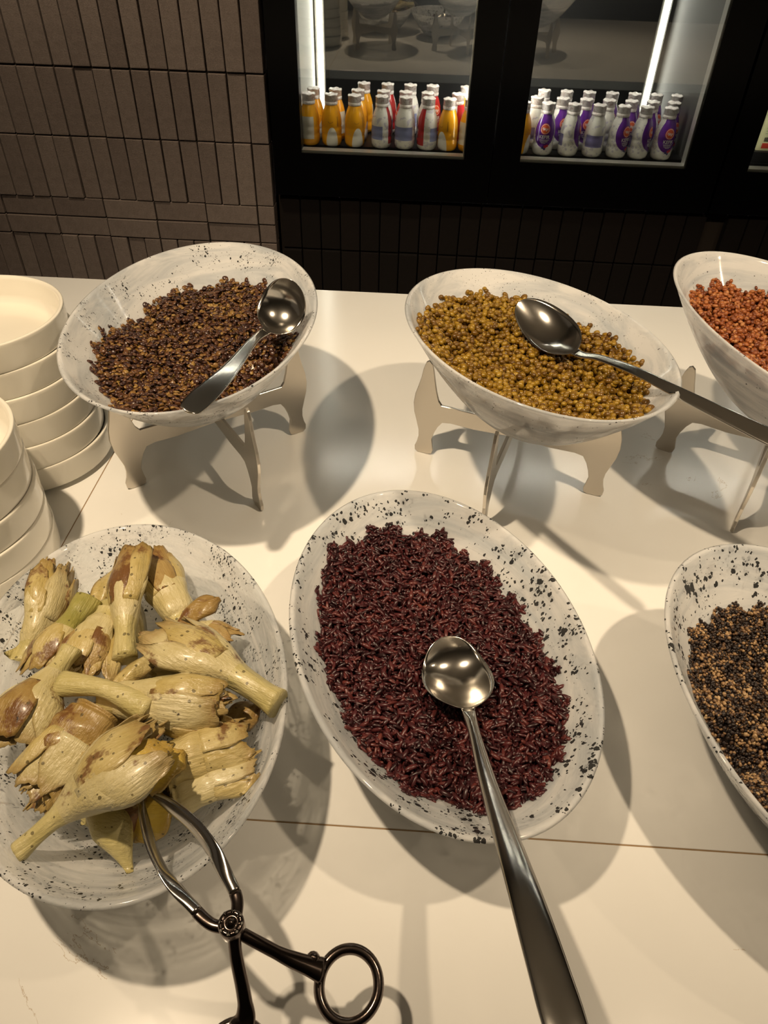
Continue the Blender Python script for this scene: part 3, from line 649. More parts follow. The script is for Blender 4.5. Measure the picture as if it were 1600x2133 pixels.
class Pile:
    def __init__(s, bowl, outline, zp, ctr_px, zc, bumps=0.004, seed=1, pw=2.2, grow=1.0, fill=0.0):
        s.b = bowl; c = at(*ctr_px, zc)[:2]; s.c = c; pts = []
        for px in outline:
            d = ray(*px); t = (bowl.cz+0.06-CAM_H)/d[2]; p = CAM_O+d*t
            for _ in range(500):
                p = p+d*0.001
                if p[2] <= zp: p = p+0.0; break
                if bowl.rho(p[0], p[1]) < 1.0 and p[2] <= bowl.inner(p[0], p[1]): break
            pts.append(p)
        if fill:
            c = s.c = bowl.c.copy(); va = [math.atan2(p[1]-c[1], p[0]-c[0]) for p in pts]
            for a in np.linspace(-PI, PI, 60)[:-1]:
                if min(abs((a-v+PI) % (2*PI)-PI) for v in va) > 0.32:
                    r = 0.01
                    while bowl.rho(c[0]+r*math.cos(a), c[1]+r*math.sin(a)) < fill: r += 0.001
                    pts.append(np.array([c[0]+r*math.cos(a), c[1]+r*math.sin(a), 0]))
        pts = np.array(pts); ang = np.arctan2(pts[:, 1]-c[1], pts[:, 0]-c[0]); R = np.hypot(pts[:, 0]-c[0], pts[:, 1]-c[1])*grow
        o = np.argsort(ang); ang, R = ang[o], R[o]
        s.ang = np.concatenate([ang-2*PI, ang, ang+2*PI]); s.R = np.concatenate([R, R, R]); s.zc = zc; s.pw = pw; s.bp = bumps; s.seed = seed
        # keep inside the bowl wall
        tt = np.linspace(-PI, PI, 240); rr = np.interp(tt, s.ang, s.R); zb = np.zeros(240)
        for i, (a, r) in enumerate(zip(tt, rr)):
            while r > 0.02 and bowl.rho(c[0]+r*math.cos(a), c[1]+r*math.sin(a)) > 0.93: r -= 0.001
            rr[i] = r; zb[i] = bowl.inner(c[0]+r*math.cos(a), c[1]+r*math.sin(a))
        k = np.ones(5)/5
        pad = lambda v: np.convolve(np.concatenate([v[-3:-1], v, v[1:3]]), k, 'valid')
        s.tt, s.rr, s.zb = tt, pad(rr), pad(zb)
    def Rb(s, a): return np.interp(a, s.tt, s.rr)
    def z(s, x, y):
        dx, dy = x-s.c[0], y-s.c[1]; a = np.arctan2(dy, dx); q = np.clip(np.hypot(dx, dy)/s.Rb(a), 0, 1.0); k = q**s.pw
        zz = s.zc*(1-k)+np.interp(a, s.tt, s.zb)*k + s.bp*vnoise(x, y, 60, s.seed)*(1-q**4) + s.bp*0.5*vnoise(x, y, 160, s.seed+1)*(1-q**6)
        return np.maximum(zz, s.b.inner(x, y)+0.001)
    def sample(s, n):
        X, Y = [], []
        m = s.rr.max()
        while len(X) < n:
            x = s.c[0]+RNG.uniform(-m, m, 4000); y = s.c[1]+RNG.uniform(-m, m, 4000); a = np.arctan2(y-s.c[1], x-s.c[0]); ok = np.hypot(x-s.c[0], y-s.c[1]) < s.Rb(a)*(1+0.02*np.sin(17*a)+0.02*np.sin(41*a))
            X += list(x[ok]); Y += list(y[ok])
        return np.array(X[:n]), np.array(Y[:n])
    def build(s, name, label, tmpl, n, size, tilt, mat, layers, jitter=(0.85, 1.15), aniso=0.0, hole=None):
        x, y = s.sample(n); e = 0.002; z = s.z(x, y)
        if hole is not None:
            for (hx, hy, hr, hd) in hole: z = z-hd*np.exp(-((x-hx)**2+(y-hy)**2)/hr**2)
        nx = -(s.z(x+e, y)-s.z(x-e, y))/(2*e); ny = -(s.z(x, y+e)-s.z(x, y-e))/(2*e); nr = np.stack([nx, ny, np.ones(n)], 1); nr /= np.linalg.norm(nr, axis=1)[:, None]
        lay = RNG.uniform(0, 1, n)**0.8; z = z+size*0.45-lay*layers
        z = np.maximum(z, s.b.inner(x, y)+size*0.42)
        R = rots(n, nr, tilt); sc = RNG.uniform(*jitter, n)[:, None]*np.ones((n, 3))
        if aniso: sc = sc*RNG.uniform(1-aniso, 1+aniso, (n, 3))
        V0, T0 = tmpl; k = len(V0)
        Vv = np.einsum('nij,nkj->nki', R, V0[None]*sc[:, None, :])+np.stack([x, y, z], 1)[:, None, :]
        Tt = (T0[None]+(np.arange(n)*k)[:, None, None]).reshape(-1, 3)
        # packed core under the loose grains
        na, nr_ = 72, 14; cv = [(s.c[0], s.c[1], float(s.z(np.array([s.c[0]]), np.array([s.c[1]]))[0])-layers*0.8)]; cf = []
        for i in range(1, nr_+1):
            for j in range(na):
                a = -PI+2*PI*j/na; r = s.Rb(a)*0.97*i/nr_; px, py = s.c[0]+r*math.cos(a), s.c[1]+r*math.sin(a)
                zz = float(s.z(np.array([px]), np.array([py]))[0])-layers*0.8
                if hole is not None:
                    for (hx, hy, hr, hd) in hole: zz -= hd*math.exp(-((px-hx)**2+(py-hy)**2)/hr**2)
                cv.append((px, py, max(zz, float(s.b.inner(px, py))+0.0006)))
        for j in range(na): cf.append((0, 1+j, 1+(j+1) % na))
        for i in range(nr_-1):
            for j in range(na):
                a, b = 1+i*na+j, 1+i*na+(j+1) % na; cf += [(a, a+na, b+na), (a, b+na, b)]
        allV = np.concatenate([Vv.reshape(-1, 3), np.array(cv)]); allT = np.concatenate([Tt, np.array(cf)+n*k])
        org = np.array([s.c[0], s.c[1], s.b.z0+0.01]); allV = allV-org
        me = bpy.data.meshes.new(name); me.vertices.add(len(allV)); me.vertices.foreach_set('co', allV.astype(np.float32).ravel())
        me.loops.add(allT.size); me.loops.foreach_set('vertex_index', allT.astype(np.int32).ravel())
        me.polygons.add(len(allT)); me.polygons.foreach_set('loop_start', np.arange(0, allT.size, 3, dtype=np.int32)); me.polygons.foreach_set('use_smooth', np.ones(len(allT), bool))
        me.update(calc_edges=True); me.materials.append(M[mat]); o = bpy.data.objects.new(name, me); COL.objects.link(o); o.location = org
        tag(o, label, 'grain', None, 'stuff'); return o
PL = {}
PL['lentil'] = Pile(BW['lentil'], [(524, 585), (557, 600), (590, 650), (605, 690), (612, 720), (560, 776), (485, 820), (385, 862), (325, 868), (270, 865), (240, 844), (215, 817), (197, 765), (201, 720), (227, 684), (262, 688), (284, 667), (310, 649), (332, 619), (392, 607), (437, 596), (475, 587)], 0.160, (410, 725), 0.172, 0.006, 3)
PL['mung'] = Pile(BW['mung'], [(1037, 610), (1076, 625), (1188, 676), (1231, 695), (1273, 707), (1297, 734), (1328, 772), (1347, 811), (1343, 846), (1312, 881), (1246, 889), (1188, 879), (1130, 866), (1072, 842), (1014, 811), (952, 776), (905, 738), (878, 702), (874, 676), (897, 652), (936, 621), (994, 614)], 0.165, (1110, 750), 0.184, 0.005, 4)
PL['red'] = Pile(BW['red'], [(1431, 619), (1446, 607), (1466, 596), (1498, 593), (1542, 602), (1571, 602), (1597, 607), (1443, 636), (1483, 686), (1527, 723), (1571, 761), (1600, 781)], 0.165, (1600, 700), 0.180, 0.004, 5, fill=0.76)
PL['rice'] = Pile(BW['rice'], [(790, 1101), (825, 1111), (882, 1107), (930, 1127), (974, 1157), (1017, 1192), (1044, 1236), (1083, 1258), (1083, 1293), (1114, 1324), (1144, 1372), (1157, 1420), (1175, 1459), (1184, 1503), (1171, 1547), (1153, 1612), (1122, 1647), (1083, 1682), (1017, 1696), (952, 1678), (904, 1665), (838, 1647), (807, 1604), (755, 1564), (711, 1468), (685, 1420), (667, 1359), (665, 1306), (667, 1245), (676, 1175), (711, 1140), (755, 1122)], 0.030, (925, 1400), 0.060, 0.005, 6)
PL['quinoa'] = Pile(BW['quinoa'], [(1595, 1254), (1557, 1265), (1512, 1272), (1464, 1291), (1441, 1317), (1434, 1370), (1441, 1430), (1460, 1490), (1494, 1542), (1539, 1614), (1595, 1689)], 0.030, (1620, 1480), 0.052, 0.003, 7, fill=0.72)
PL['lentil'].build('lentils', 'heap of brown and golden cooked lentils in the glass bowl', ellipsoid(9, 6, 0.0030, 0.0028, 0.00125), 6200, 0.005, 0.5, 'lentil', 0.010, (0.75, 1.2), 0.2)
PL['mung'].build('mung_beans', 'heap of glossy olive green mung beans in the glass bowl', ellipsoid(9, 7, 0.0041, 0.0031, 0.0030), 4200, 0.0066, 0.7, 'mung', 0.012, (0.85, 1.12), 0.08)
PL['red'].build('red_grain', 'heap of orange-red cooked grain in the glass bowl', ellipsoid(7, 5, 0.0035, 0.0029, 0.0023), 7400, 0.006, 0.9, 'red', 0.011, (0.75, 1.15), 0.25)
V0, T0 = rice_grain(); V0 = V0*np.array([0.0049, 0.00188, 0.00175])
sp_c = at(940, 1400, 0.062)
PL['rice'].build('red_rice', 'heap of dark red cooked rice in the speckled glass bowl', (V0, T0), 8600, 0.004, 0.75, 'rice', 0.009, (0.75, 1.2), 0.15, hole=[(sp_c[0], sp_c[1]-0.004, 0.030, 0.012), (sp_c[0]+0.006, sp_c[1]-0.035, 0.016, 0.012)])
PL['quinoa'].build('quinoa', 'heap of mixed black and tan quinoa in the glass bowl', ellipsoid(7, 5, 0.00175, 0.0016, 0.0013), 22000, 0.0032, 0.9, 'quinoa', 0.006, (0.7, 1.2), 0.15)

# ------------------------------------------------------------------ spoons
def spoon(name, label, pts, widths, depth, nb, thick=0.0011, up=(0, 0, 1), n=64, k=15, crown=0.0, split=None):
    """pts: centre line from bowl tip to handle end; widths: (arc fraction, half width); nb: arc fraction where the bowl ends"""
    P = catmull(pts, 220); L = np.concatenate([[0], np.cumsum(np.linalg.norm(np.diff(P, axis=0), axis=1))]); tot = L[-1]
    f = np.concatenate([nb*(1-np.cos(np.linspace(0, PI, 34)))/2, np.linspace(nb, 1, n)[1:]])
    P = np.stack([np.interp(f*tot, L, P[:, i]) for i in range(3)], 1)
    T, S, N = frames(P, up)
    hp = widths[2:]; xs = np.linspace(nb, 1, 400); ys = np.interp(xs, [a for a, b in hp], [b for a, b in hp]); ys = np.convolve(np.concatenate([np.full(20, ys[0]), ys, np.full(20, ys[-1])]), np.ones(41)/41, 'valid')
    fb = np.clip(f/nb, 0, 1); wb, wn = widths[1][1], hp[0][1]
    egg = np.where(fb < 0.5, np.sqrt(np.clip(1-(2*fb-1)**2, 0, 1)), np.clip(1-np.clip(2*fb-1, 0, 1)**2.3, 0, 1)**0.72)
    W = np.where(f <= nb, np.maximum(wb*egg, np.where(fb < 0.5, 0.0005, 0)+wn*smoothstep(0.55, 1.0, fb)), np.interp(f, xs, ys))
    tail = np.clip((1-f)/0.035, 0, 1); W = W*np.where(f > 0.9, np.sqrt(np.clip(1-(1-tail)**2, 0.02, 1)), 1)
    D = depth*np.sin(np.clip(fb, 0, 1)*PI)**0.8*(fb < 1)
    rows_t, rows_b = [], []
    for i in range(len(f)):
        hb = crown*smoothstep(nb*0.98, nb*1.2, f[i])
        th = thick*(1+1.3*smoothstep(nb, nb*1.15, f[i])*(1-0.55*smoothstep(nb*1.3, 1, f[i])))
        rt_, rb_ = [], []
        for j in range(k):
            q = -1+2*j/(k-1)
            off = -D[i]*(1-abs(q)**2.2)+hb*(1-q*q)
            e = th*(1-0.6*abs(q)**6)
            p = P[i]+S[i]*W[i]*q+N[i]*off; rt_.append(p+N[i]*e*0.5); rb_.append(p-N[i]*e*0.5)
        rows_t.append(rt_); rows_b.append(rb_)
    org = np.array(pts[0]); t = thing(name, label, 'spoon', tuple(org))
    def part(nm, i0, i1):
        V, Fc = [], []; m = i1-i0+1
        for i in range(i0, i1+1): V += rows_t[i]
        for i in range(i0, i1+1): V += rows_b[i]
        o_ = m*k
        for i in range(m-1):
            for j in range(k-1):
                a = i*k+j; Fc += [(a, a+1, a+k+1, a+k), (o_+a, o_+a+k, o_+a+k+1, o_+a+1)]
            Fc += [(i*k, i*k+k, o_+i*k+k, o_+i*k), (i*k+k-1, o_+i*k+k-1, o_+i*k+2*k-1, i*k+2*k-1)]
        for i in (0, m-1):
            for j in range(k-1): a = i*k+j; Fc.append((a, o_+a, o_+a+1, a+1))
        return mesh(nm, [v-org for v in V], Fc, 'spoon', True, t)
    ib = 33; part('spoon_bowl', 0, ib); part('handle', ib, len(f)-1); return t
A = lambda *a: tuple(at(*a))
spoon('serving_spoon', 'round steel spoon resting in the lentils with its handle on the rim', [A(612, 586, 0.258), A(592, 634, 0.230), A(564, 680, 0.213), A(528, 710, 0.215), A(470, 780, 0.222), A(388, 858, 0.226)],
      [(0, 0.003), (0.13, 0.0270), (0.27, 0.0055), (0.34, 0.0045), (0.6, 0.0075), (0.9, 0.0115), (1.0, 0.0095)], 0.013, 0.27, up=(0.10, -0.70, 0.75))
spoon('serving_spoon', 'long steel serving spoon lying across the mung beans, handle over the rim', [A(1082, 628, 0.2175), A(1142, 682, 0.2055), A(1200, 734, 0.205), A(1250, 746, 0.219), A(1330, 776, 0.232), A(1430, 826, 0.238), A(1620, 918, 0.244), A(1700, 958, 0.245)],
      [(0, 0.003), (0.14, 0.0275), (0.28, 0.0050), (0.36, 0.0042), (0.6, 0.0056), (0.9, 0.0085), (1.0, 0.008)], 0.012, 0.28, up=(-0.35, -0.35, 1))
spoon('serving_spoon', 'big worn steel serving spoon standing in the dark red rice, handle toward the counter edge', [A(926, 1326, 0.079), A(943, 1385, 0.067), A(966, 1444, 0.079), A(984, 1510, 0.090), A(1020, 1640, 0.106), A(1090, 1850, 0.135), A(1170, 2110, 0.150), A(1205, 2230, 0.150)],
      [(0, 0.003), (0.12, 0.0310), (0.25, 0.0058), (0.32, 0.0046), (0.55, 0.0078), (0.8, 0.0112), (0.95, 0.0125), (1.0, 0.010)], 0.012, 0.25, up=(0, -0.25, 1), crown=0.002)

# ------------------------------------------------------------------ tongs
def tongs():
    org = np.array(at(485, 1935, 0.112)); t = thing('serving_tongs', 'dark scissor tongs with ring handles, tips among the artichokes, resting on the bowl rim', 'tongs', tuple(org))
    def arm(pts, wid, hei, tw, ring=None):
        P = catmull([at(*p) for p in pts], 90)-org; f = np.linspace(0, 1, 90)
        W = np.interp(f, *zip(*wid)); H = np.interp(f, *zip(*hei)); TW = np.interp(f, *zip(*tw))
        i0 = 42
        blade = mesh('blade', *sweep(P[:i0+1], W[:i0+1], H[:i0+1], TW[:i0+1], 12), 'tongs_tip', True, t)
        hd = mesh('handle', *sweep(P[i0:], W[i0:], H[i0:], TW[i0:], 12), 'tongs', True, t)
        return hd
    z = 0.112
    h1 = arm([(296, 1652, 0.100), (300, 1700, 0.108), (318, 1770, 0.114), (352, 1832, 0.116), (400, 1888, 0.115), (440, 1925, 0.113), (485, 1936, z), (535, 1962, 0.103), (600, 1995, 0.088), (672, 2022, 0.074)],
             [(0, 0.0015), (0.12, 0.006), (0.3, 0.0065), (0.42, 0.004), (0.6, 0.0038), (0.85, 0.0042), (0.95, 0.006), (1, 0.008)], [(0, 0.001), (0.3, 0.0012), (0.42, 0.002), (0.6, 0.003), (1, 0.0035)], [(0, 1.1), (0.3, 1.0), (0.42, 0.2), (0.6, 0), (1, 0)])
    h2 = arm([(304, 1650, 0.100), (345, 1672, 0.108), (400, 1715, 0.114), (440, 1765, 0.117), (470, 1820, 0.117), (494, 1875, 0.116), (488, 1935, 0.1165), (492, 1990, 0.106), (506, 2060, 0.090), (512, 2110, 0.080), (505, 2140, 0.075)],
             [(0, 0.0015), (0.12, 0.006), (0.3, 0.0065), (0.42, 0.004), (0.6, 0.0038), (0.85, 0.0045), (0.95, 0.007), (1, 0.009)], [(0, 0.001), (0.3, 0.0012), (0.42, 0.002), (0.6, 0.003), (1, 0.0035)], [(0, -1.1), (0.3, -0.9), (0.42, -0.2), (0.6, 0), (1, 0)])
    def ring(c, r, hd, tilt):
        a = np.linspace(0, 2*PI, 49)[:-1]; c = np.array(c)-org; n, k = 48, 12
        ex = np.array([math.cos(0.3), -math.sin(0.3), -0.10]); ey = np.array([math.sin(0.3), math.cos(0.3), tilt]); ex /= np.linalg.norm(ex); ey /= np.linalg.norm(ey); ez = np.cross(ex, ey)
        V, Fc = [], []
        for q in a:
            d = ex*math.cos(q)*r*1.0+ey*math.sin(q)*r*1.05; dn = d/np.linalg.norm(d)
            for j in range(k): b = 2*PI*j/k; V.append(c+d+dn*0.0036*math.cos(b)+ez*0.0042*math.sin(b))
        for i in range(n):
            for j in range(k):
                i2, j2 = (i+1) % n, (j+1) % k; Fc.append((i*k+j, i*k+j2, i2*k+j2, i2*k+j))
        mesh('finger_ring', V, Fc, 'tongs', True, hd)
    c1 = at(727, 2052, 0.062); ring(c1, 0.0192, h1, 0.18)
    c2 = at(490, 2215, 0.062); ring(c2, 0.0192, h2, 0.18)
    # small scroll where handle meets ring
    V, Fc = lathe([(0.0, -0.004), (0.003, -0.0035), (0.0045, 0), (0.003, 0.0035), (0, 0.004)], 12); o = mesh('scroll', V, Fc, 'tongs', True, h1); o.location = np.array(at(652, 1996, 0.078))-org
    # pivot
    V, Fc = lathe([(r_*0.74, z_*0.9) for r_, z_ in [(0.0, -0.006), (0.0095, -0.006), (0.0108, -0.004), (0.0108, 0.006), (0.0095, 0.0078), (0.0072, 0.0080), (0.0062, 0.0066), (0.0042, 0.0066), (0.0032, 0.0090), (0.0, 0.0096)]], 32)
    o = mesh('pivot', V, Fc, 'tongs', True, t); o.location = (0, 0, 0.004)
    for i in range(8):
        V, Fc = lathe([(0, -0.001), (0.0014, 0), (0, 0.0014)], 8); q = mesh('rivet_bead', V, Fc, 'tongs_tip', True, o); q.location = (0.0062*math.cos(PI*i/4), 0.0062*math.sin(PI*i/4), 0.0072)
tongs()

# ------------------------------------------------------------------ artichoke pieces
def arti(label, stem, crown, wpx, stem_w, seed, nleaf=7, mat='heart', leafmat='leaf', leaflen=0.032, stemfrac=0.5, flat=0.62, roll=0.0, bend=0.006, smat='stem', spread=1.0):
    """quarter or half artichoke: a stem that flares into the heart, leaf bases fanned round the open end. stem, crown: (px,py,z); wpx: crown width in metres"""
    rg = np.random.default_rng(seed)
    a, b = at(*stem), at(*crown); ax = b-a; Ln = np.linalg.norm(ax); ax /= Ln
    up = np.array([0, 0, 1.0]); S = np.cross(ax, up); S /= np.linalg.norm(S); N = np.cross(S, ax)
    Rm = Matrix(((ax[0], S[0], N[0]), (ax[1], S[1], N[1]), (ax[2], S[2], N[2])))
    t = thing('artichoke_piece', label, 'artichoke', tuple(a), 0, 'grilled artichoke pieces in the glass bowl'); t.rotation_euler = (Rm @ Matrix.Rotation(roll, 3, 'X')).to_euler()
    # body: local x along the axis
    n, k = 40, 26; hw = wpx/2*0.92; V, Fc = [], []
    body_end = 0.80
    sf = stemfrac*body_end
    nsx = rg.uniform(0, 6.28, 6)
    def rbody(f):
        fl = float(smoothstep(sf*0.55, body_end*0.93, np.array(f)))
        return (stem_w*(1.06-0.16*math.sin(PI*min(f/max(sf, .01), 1)))*(1-fl)+hw*fl), 0.92*(1-fl)+flat*fl
    for i in range(n):
        f = i/(n-1)*body_end; fl = float(smoothstep(sf*0.55, body_end*0.93, np.array(f)))
        r = stem_w*(1.06-0.16*math.sin(PI*min(f/max(sf, .01), 1)))*(1-fl)+hw*fl
        r *= 1-0.45*float(smoothstep(body_end*0.86, body_end, np.array(f)))
        fh = 0.92*(1-fl)+flat*fl
        cz = bend*math.sin(PI*f)
        for j in range(k):
            q = 2*PI*j/k; c_, s_ = math.cos(q), math.sin(q)
            # flat cut underside, rounded outside
            s2 = s_ if s_ > 0 else s_*(0.45+0.55*(1-fl))
            ir = 1+0.05*math.sin(3*q+nsx[0]+6*f)+0.035*math.sin(5*q+nsx[1]-9*f)+0.03*math.sin(23*f+nsx[2])+0.022*math.sin(11*q+nsx[3])
            V.append((f*Ln, r*c_*ir, cz+r*fh*s2*ir))
        if i == n-1: pass
    for i in range(n-1):
        for j in range(k):
            j2 = (j+1) % k; Fc.append((i*k+j, i*k+j2, (i+1)*k+j2, (i+1)*k+j))
    Fc.append(tuple(range(k))); Fc.append(tuple((n-1)*k+j for j in range(k)))
    # split stem / heart as two parts with shared ring
    isp = max(3, int(n*sf*0.75/body_end))
    def sub(i0, i1, nm, mt):
        vv = V[i0*k:(i1+1)*k]; ff = []
        for i in range(i1-i0):
            for j in range(k):
                j2 = (j+1) % k; ff.append((i*k+j, i*k+j2, (i+1)*k+j2, (i+1)*k+j))
        if i0 == 0: ff.append(tuple(range(k)))
        if i1 == n-1: ff.append(tuple((i1-i0)*k+j for j in range(k)))
        return mesh(nm, vv, ff, mt, True, t)
    if stemfrac > 0.12: sub(0, isp, 'stem', smat); sub(isp, n-1, 'heart', mat)
    else: sub(0, n-1, 'heart', mat)
    # leaf bases in nested cups round the open end, each cup of two or three overlapping leaves
    cups = max(2, nleaf//2)
    for ci in range(cups):
        rad = hw*(1.015-0.15*ci) if cups < 6 else hw*(1.015-0.12*ci)
        nl = 3 if ci % 2 == 0 else 2
        for li in range(nl):
            span = PI*1.02/nl; q0 = -0.03+span*(li+0.5)+rg.uniform(-.12, .12); hwid = span*0.5*rg.uniform(1.0, 1.25)
            x0 = Ln*(body_end-0.34+0.03*ci+rg.uniform(-.05, .05)); x1 = Ln*body_end+leaflen*rg.uniform(0.55, 1.12)*(0.75+0.14*ci)+Ln*0.12
            m, kk = 12, 11; tip = rg.uniform(0.25, 0.9); flare = rg.uniform(-0.04, 0.14); ph = rg.uniform(0, 6.28, 4); skew = rg.uniform(-.25, .25)
            top, bot, tips = [], [], []; kf = rad/hw
            for i in range(m):
                f = i/(m-1); f3 = float(smoothstep(0.55, 1.0, np.array(f)))
                for j in range(kk):
                    s_ = -1+2*j/(kk-1); qq = q0+s_*hwid*(1-(1-tip)*f3)+skew*f*0.4
                    x = x0+(x1-x0)*f*(1-0.14*abs(s_)**2.2*f)+0.0016*math.sin(5*s_+ph[2])*f3+0.0005*math.sin(15*s_+ph[3])*f3
                    rb_, fh_ = rbody(min(x/Ln, body_end*0.93))
                    r2 = (rb_*kf+0.0022*float(smoothstep(0.0, 0.5, np.array(f)))-0.0012)*(1+flare*f*f-0.08*f3)*(1+0.02*math.sin(10*qq+ph[0])*f+0.04*math.sin(6*f+3*s_+ph[1])*f)
                    p = np.array([x, r2*math.cos(qq), bend*math.sin(PI*min(x/Ln, 1))+r2*fh_*math.sin(qq)])
                    nrm = np.array([0, math.cos(qq), math.sin(qq)]); th = 0.0008*(1-0.45*f)*(1-0.35*abs(s_)**3)
                    top.append(p+nrm*th); bot.append(p-nrm*th); tips.append(max(f3*f3, 0.8*abs(s_)**5*f))
            VV = top+bot; o_ = m*kk; FF = []
            for i in range(m-1):
                for j in range(kk-1):
                    a_ = i*kk+j; FF += [(a_, a_+1, a_+kk+1, a_+kk), (o_+a_, o_+a_+kk, o_+a_+kk+1, o_+a_+1)]
                FF += [(i*kk, i*kk+kk, o_+i*kk+kk, o_+i*kk), (i*kk+kk-1, o_+i*kk+kk-1, o_+i*kk+2*kk-1, i*kk+2*kk-1)]
            for i in (0, m-1):
                for j in range(kk-1): a_ = i*kk+j; FF.append((a_, o_+a_, o_+a_+1, a_+1))
            lm = leafmat if not isinstance(leafmat, (list, tuple)) else leafmat[(ci*2+li) % len(leafmat)]
            set_tip(mesh('leaf', VV, FF, lm, True, t), tips+tips)
    return t
def loose_leaf(label, p0, p1, wid, seed, mat='leaf', cup=0.35, bend=0.006, name='artichoke_leaf'):
    rg = np.random.default_rng(seed); a, b = at(*p0), at(*p1); L = np.linalg.norm(b-a); ax = (b-a)/L; S = np.cross(ax, (0, 0, 1.0)); S /= np.linalg.norm(S); N = np.cross(S, ax)
    m, kk = 16, 9; top, bot = [], []
    for i in range(m):
        f = i/(m-1); w_ = wid/2*(0.35+0.65*math.sin(PI*min(0.12+f*0.80, 1)))*(1-0.75*float(smoothstep(0.8, 1.0, np.array(f))))
        for j in range(kk):
            s = -1+2*j/(kk-1); p = ax*L*f+S*w_*s*(1+0.08*math.sin(9*f+seed))+N*(bend*math.sin(PI*f)-cup*w_*(s*s)+0.0012*math.sin(7*f+4*s+seed))
            top.append(p+N*0.0014); bot.append(p-N*0.0014)
    V = top+bot; o_ = m*kk; FF = []
    for i in range(m-1):
        for j in range(kk-1):
            a_ = i*kk+j; FF += [(a_, a_+1, a_+kk+1, a_+kk), (o_+a_, o_+a_+kk, o_+a_+kk+1, o_+a_+1)]
        FF += [(i*kk, i*kk+kk, o_+i*kk+kk, o_+i*kk), (i*kk+kk-1, o_+i*kk+kk-1, o_+i*kk+2*kk-1, i*kk+2*kk-1)]
    for i in (0, m-1):
        for j in range(kk-1): a_ = i*kk+j; FF.append((a_, o_+a_, o_+a_+1, a_+1))
    o = set_tip(mesh(name, V, FF, mat, True), [max(float(smoothstep(0.75, 1.0, np.array((q_//kk)/(m-1)))), 0.8*abs(-1+2*(q_ % kk)/(kk-1))**5) for q_ in range(m*kk)]*2); o.location = tuple(a); tag(o, label, 'artichoke', 'loose artichoke leaves in the glass bowl'); return o
def stem_piece(label, p0, p1, r, seed, mat='stem', taper=False):
    a, m_, b = at(*p0), (at(*p0)+at(*p1))/2, at(*p1); P = catmull([a, m_+np.array([0, 0.004, 0.004]), b], 24)-a; f = np.linspace(0, 1, 24)
    W = r*(1.25-0.35*np.sin(f*PI)+0.05*np.sin(9*f+seed))
    if taper: W = r*(0.75+0.5*np.sin(np.clip(f*1.6, 0, 1)*PI*0.5))*(1-0.85*smoothstep(0.35, 1.0, f))
    o = mesh('artichoke_piece', *sweep(P, W, W*0.8, None, 16), mat, True); o.location = tuple(a); tag(o, label, 'artichoke', 'artichoke stem pieces in the glass bowl'); return o

arti('artichoke quarter with open leaf tips, next to the green-stemmed piece', (50, 1385, 0.062), (112, 1198, 0.084), 0.048, 0.0115, 1, 10, roll=0.9, stemfrac=0.35, leaflen=0.018, flat=0.75, leafmat=['leaf', 'heart', 'leaf'])
arti('artichoke piece with a thick green cut stem', (186, 1248, 0.088), (86, 1410, 0.072), 0.044, 0.0120, 2, 5, stemfrac=0.75, smat='stem_green', leaflen=0.012)
loose_leaf('narrow charred leaf piece behind the upright artichoke quarter', (190, 1275, 0.072), (248, 1182, 0.078), 0.020, 3, 'leaf')
arti('upright artichoke quarter with a blackened leaf tip at the back of the pile', (262, 1372, 0.092), (284, 1168, 0.100), 0.046, 0.0105, 4, 8, roll=-0.6, stemfrac=0.55, leaflen=0.022, flat=0.75, leafmat=['leaf', 'leaf_brown'])
arti('artichoke piece with golden outer leaves, leaning behind the upright quarter', (384, 1300, 0.078), (318, 1178, 0.086), 0.046, 0.014, 5, 8, stemfrac=0.15, leaflen=0.020, leafmat=['leaf', 'leaf_brown'])
arti('large artichoke half with thick pale stem reaching over the bowl rim', (580, 1466, 0.112), (328, 1330, 0.106), 0.062, 0.0115, 6, 10, roll=0.35, stemfrac=0.55, leaflen=0.016, flat=0.6, mat='heart', leafmat=['heart', 'leaf', 'heart'])
loose_leaf('dry brown leaf tip sticking out behind the large stemmed half', (370, 1300, 0.085), (458, 1246, 0.098), 0.024, 7, 'leaf_brown')
arti('small browned leaf cluster behind the large stemmed half', (395, 1325, 0.075), (468, 1345, 0.078), 0.040, 0.012, 8, 7, stemfrac=0.1, leaflen=0.016, leafmat='leaf_brown')
arti('browned artichoke wedge with scorched lower leaves in the middle of the pile', (232, 1275, 0.090), (160, 1400, 0.084), 0.046, 0.012, 9, 8, stemfrac=0.3, leaflen=0.014, leafmat=['leaf_brown', 'leaf'])
arti('pale bent artichoke wedge under the upright quarter', (240, 1262, 0.076), (196, 1432, 0.080), 0.040, 0.013, 10, 4, stemfrac=0.3, leaflen=0.010)
loose_leaf('thin curved strip of leaf crossing the middle of the pile', (335, 1362, 0.094), (228, 1440, 0.092), 0.018, 11, 'leaf', 0.5)
arti('big artichoke half lying stem-up against the bowl edge, scorched base', (150, 1352, 0.108), (28, 1560, 0.092), 0.062, 0.0085, 12, 6, stemfrac=0.45, leaflen=0.010, flat=0.7, leafmat=['heart', 'leaf_brown', 'heart'])
stem_piece('short thick cut stem lying on top of the pile', (128, 1424, 0.112), (312, 1478, 0.114), 0.0088, 13)
arti('artichoke quarter with layered square-cut leaves beside the cut stem', (215, 1448, 0.100), (470, 1478, 0.104), 0.054, 0.013, 14, 12, roll=0.8, stemfrac=0.25, leaflen=0.014, flat=0.7, leafmat=['leaf', 'heart', 'leaf'])
loose_leaf('dark curled leaf by the bowl wall under the large stem', (455, 1530, 0.072), (545, 1468, 0.088), 0.026, 15, 'leaf_brown')
